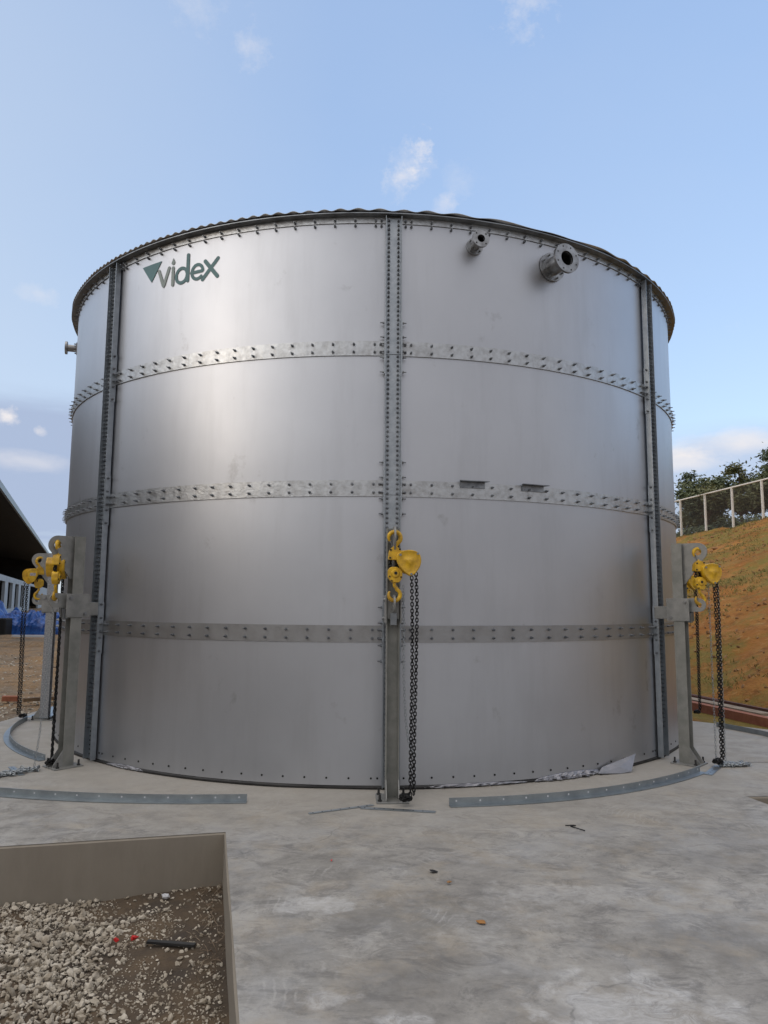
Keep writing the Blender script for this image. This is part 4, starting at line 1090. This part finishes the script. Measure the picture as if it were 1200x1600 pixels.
quad_prism(b, 64, T_1, n_s, n_s+.2, -.2, -.2, WH+.2)
b.build('half_wall', 'shed_wall', shed)
for t0_ in (T_0, T_1-.3):
    b = MB()
    vs = [sp(t0_+.01, -.15, EZ+.05), sp(t0_+.01, 26, EZ+.05), sp(t0_+.01, 13, EZ+2.06), sp(t0_+.28, -.15, EZ+.05), sp(t0_+.28, 26, EZ+.05), sp(t0_+.28, 13, EZ+2.06)]
    b.add(vs, [(0, 1, 2), (5, 4, 3), (0, 3, 4, 1), (1, 4, 5, 2), (2, 5, 3, 0)])
    b.build('gable', 'shed_dark', shed)
# unseen hall added left of the camera to shade the yard and shape tank highlights
hall = empty('added_hall'); tag(hall, 'unseen dark hall added beyond the left edge of the yard for shade', 'building')
b = MB(); b.box((-32, -6.8, 4.0), (28, 9.6, 8.6)); b.build('tall_shade_wing', 'added_hall_wall', hall)
b = MB(); b.box((-32, -36.7, 3.2), (28, 50, 6.8)); b.build('low_shade_wing', 'added_hall_wall', hall)
b = MB(); b.box((-32, -6.8, 8.36), (28.8, 10.2, .10)); b.build('roof', 'shed_roof', hall)
b = MB(); b.box((-32, -36.95, 6.66), (28.8, 50, .10)); b.build('roof', 'shed_roof', hall)

# ------------------------------------------------------------------ tarpaulin heap and odds on the left yard
def heap(cx, cy, sx, sy, hz, seed, name, mn, lab, cat, rz=0, n=46):
    b = MB(); vs = []
    for j in range(n+1):
        for i in range(n+1):
            u = i/n*2-1; v = j/n*2-1
            e = max(0, 1-abs(u)**4)*max(0, 1-abs(v)**4)
            fold = abs(noise.noise(Vector((u*2.2, v*2.2, seed))))*.5 + abs(noise.noise(Vector((u*5, v*5, seed+3))))*.28 + abs(noise.noise(Vector((u*11, v*11, seed+5))))*.12
            z = hz*e**.45*(.55+fold*1.5)+ground_z(cx, cy)-.02
            x = u*sx*(1+.08*noise.noise(Vector((v*4, u, seed)))); y = v*sy
            c_, s__ = math.cos(rz), math.sin(rz)
            vs.append((cx+x*c_-y*s__, cy+x*s__+y*c_, z))
    b.add(vs, [(j*(n+1)+i, j*(n+1)+i+1, (j+1)*(n+1)+i+1, (j+1)*(n+1)+i) for j in range(n) for i in range(n)], None, False)
    return tag(b.build(name, mn), lab, cat)
heap(-12.0, 17.3, 1.5, 1.5, .85, 5, 'tarpaulin', 'tarp_blue', 'crumpled bright blue tarpaulin heap beside the shed wall', 'tarpaulin')
heap(-14.9, 17.6, 1.4, 1.6, 1.05, 9, 'tarpaulin', 'tarp_blue', 'blue tarpaulin heap at the left edge of the photo', 'tarpaulin')
b = MB(); b.box((-12.95, 15.6, .45), (1.2, .5, .72)); tag(b.build('covered_stack', 'hole_black', bevel=.05), 'stack under the blue tarpaulins, black as painted shade', 'stack')  # black colour stands in for the shade beneath the open tarpaulin
flat_bar((-11.1, 13.3), (-9.9, 13.2), .12, .33, 'pale board lying on the soil in front of the tarpaulins', 'white_plastic', .06, 'pale_board', 'board', False)
flat_bar((-5.05, 1.15), (-4.55, 1.5), .10, .02, 'dark plank end lying on the soil behind the far left jack', 'wood', .05, 'plank', 'plank', False)
b = MB(); b.box((0, 0, 0), (.22, .11, .075)); o = tag(b.build('brick', 'brick', bevel=.006), 'single red brick lying on the soil at the left edge', 'brick'); o.location = (-5.38, 1.45, .0); o.rotation_euler = (0, .05, .35)
flat_bar((-9.5, 6.4), (-5.6, 6.1), .06, .02, 'thin dark plank half buried in the left soil', 'wood', .04, 'plank', 'plank', False)
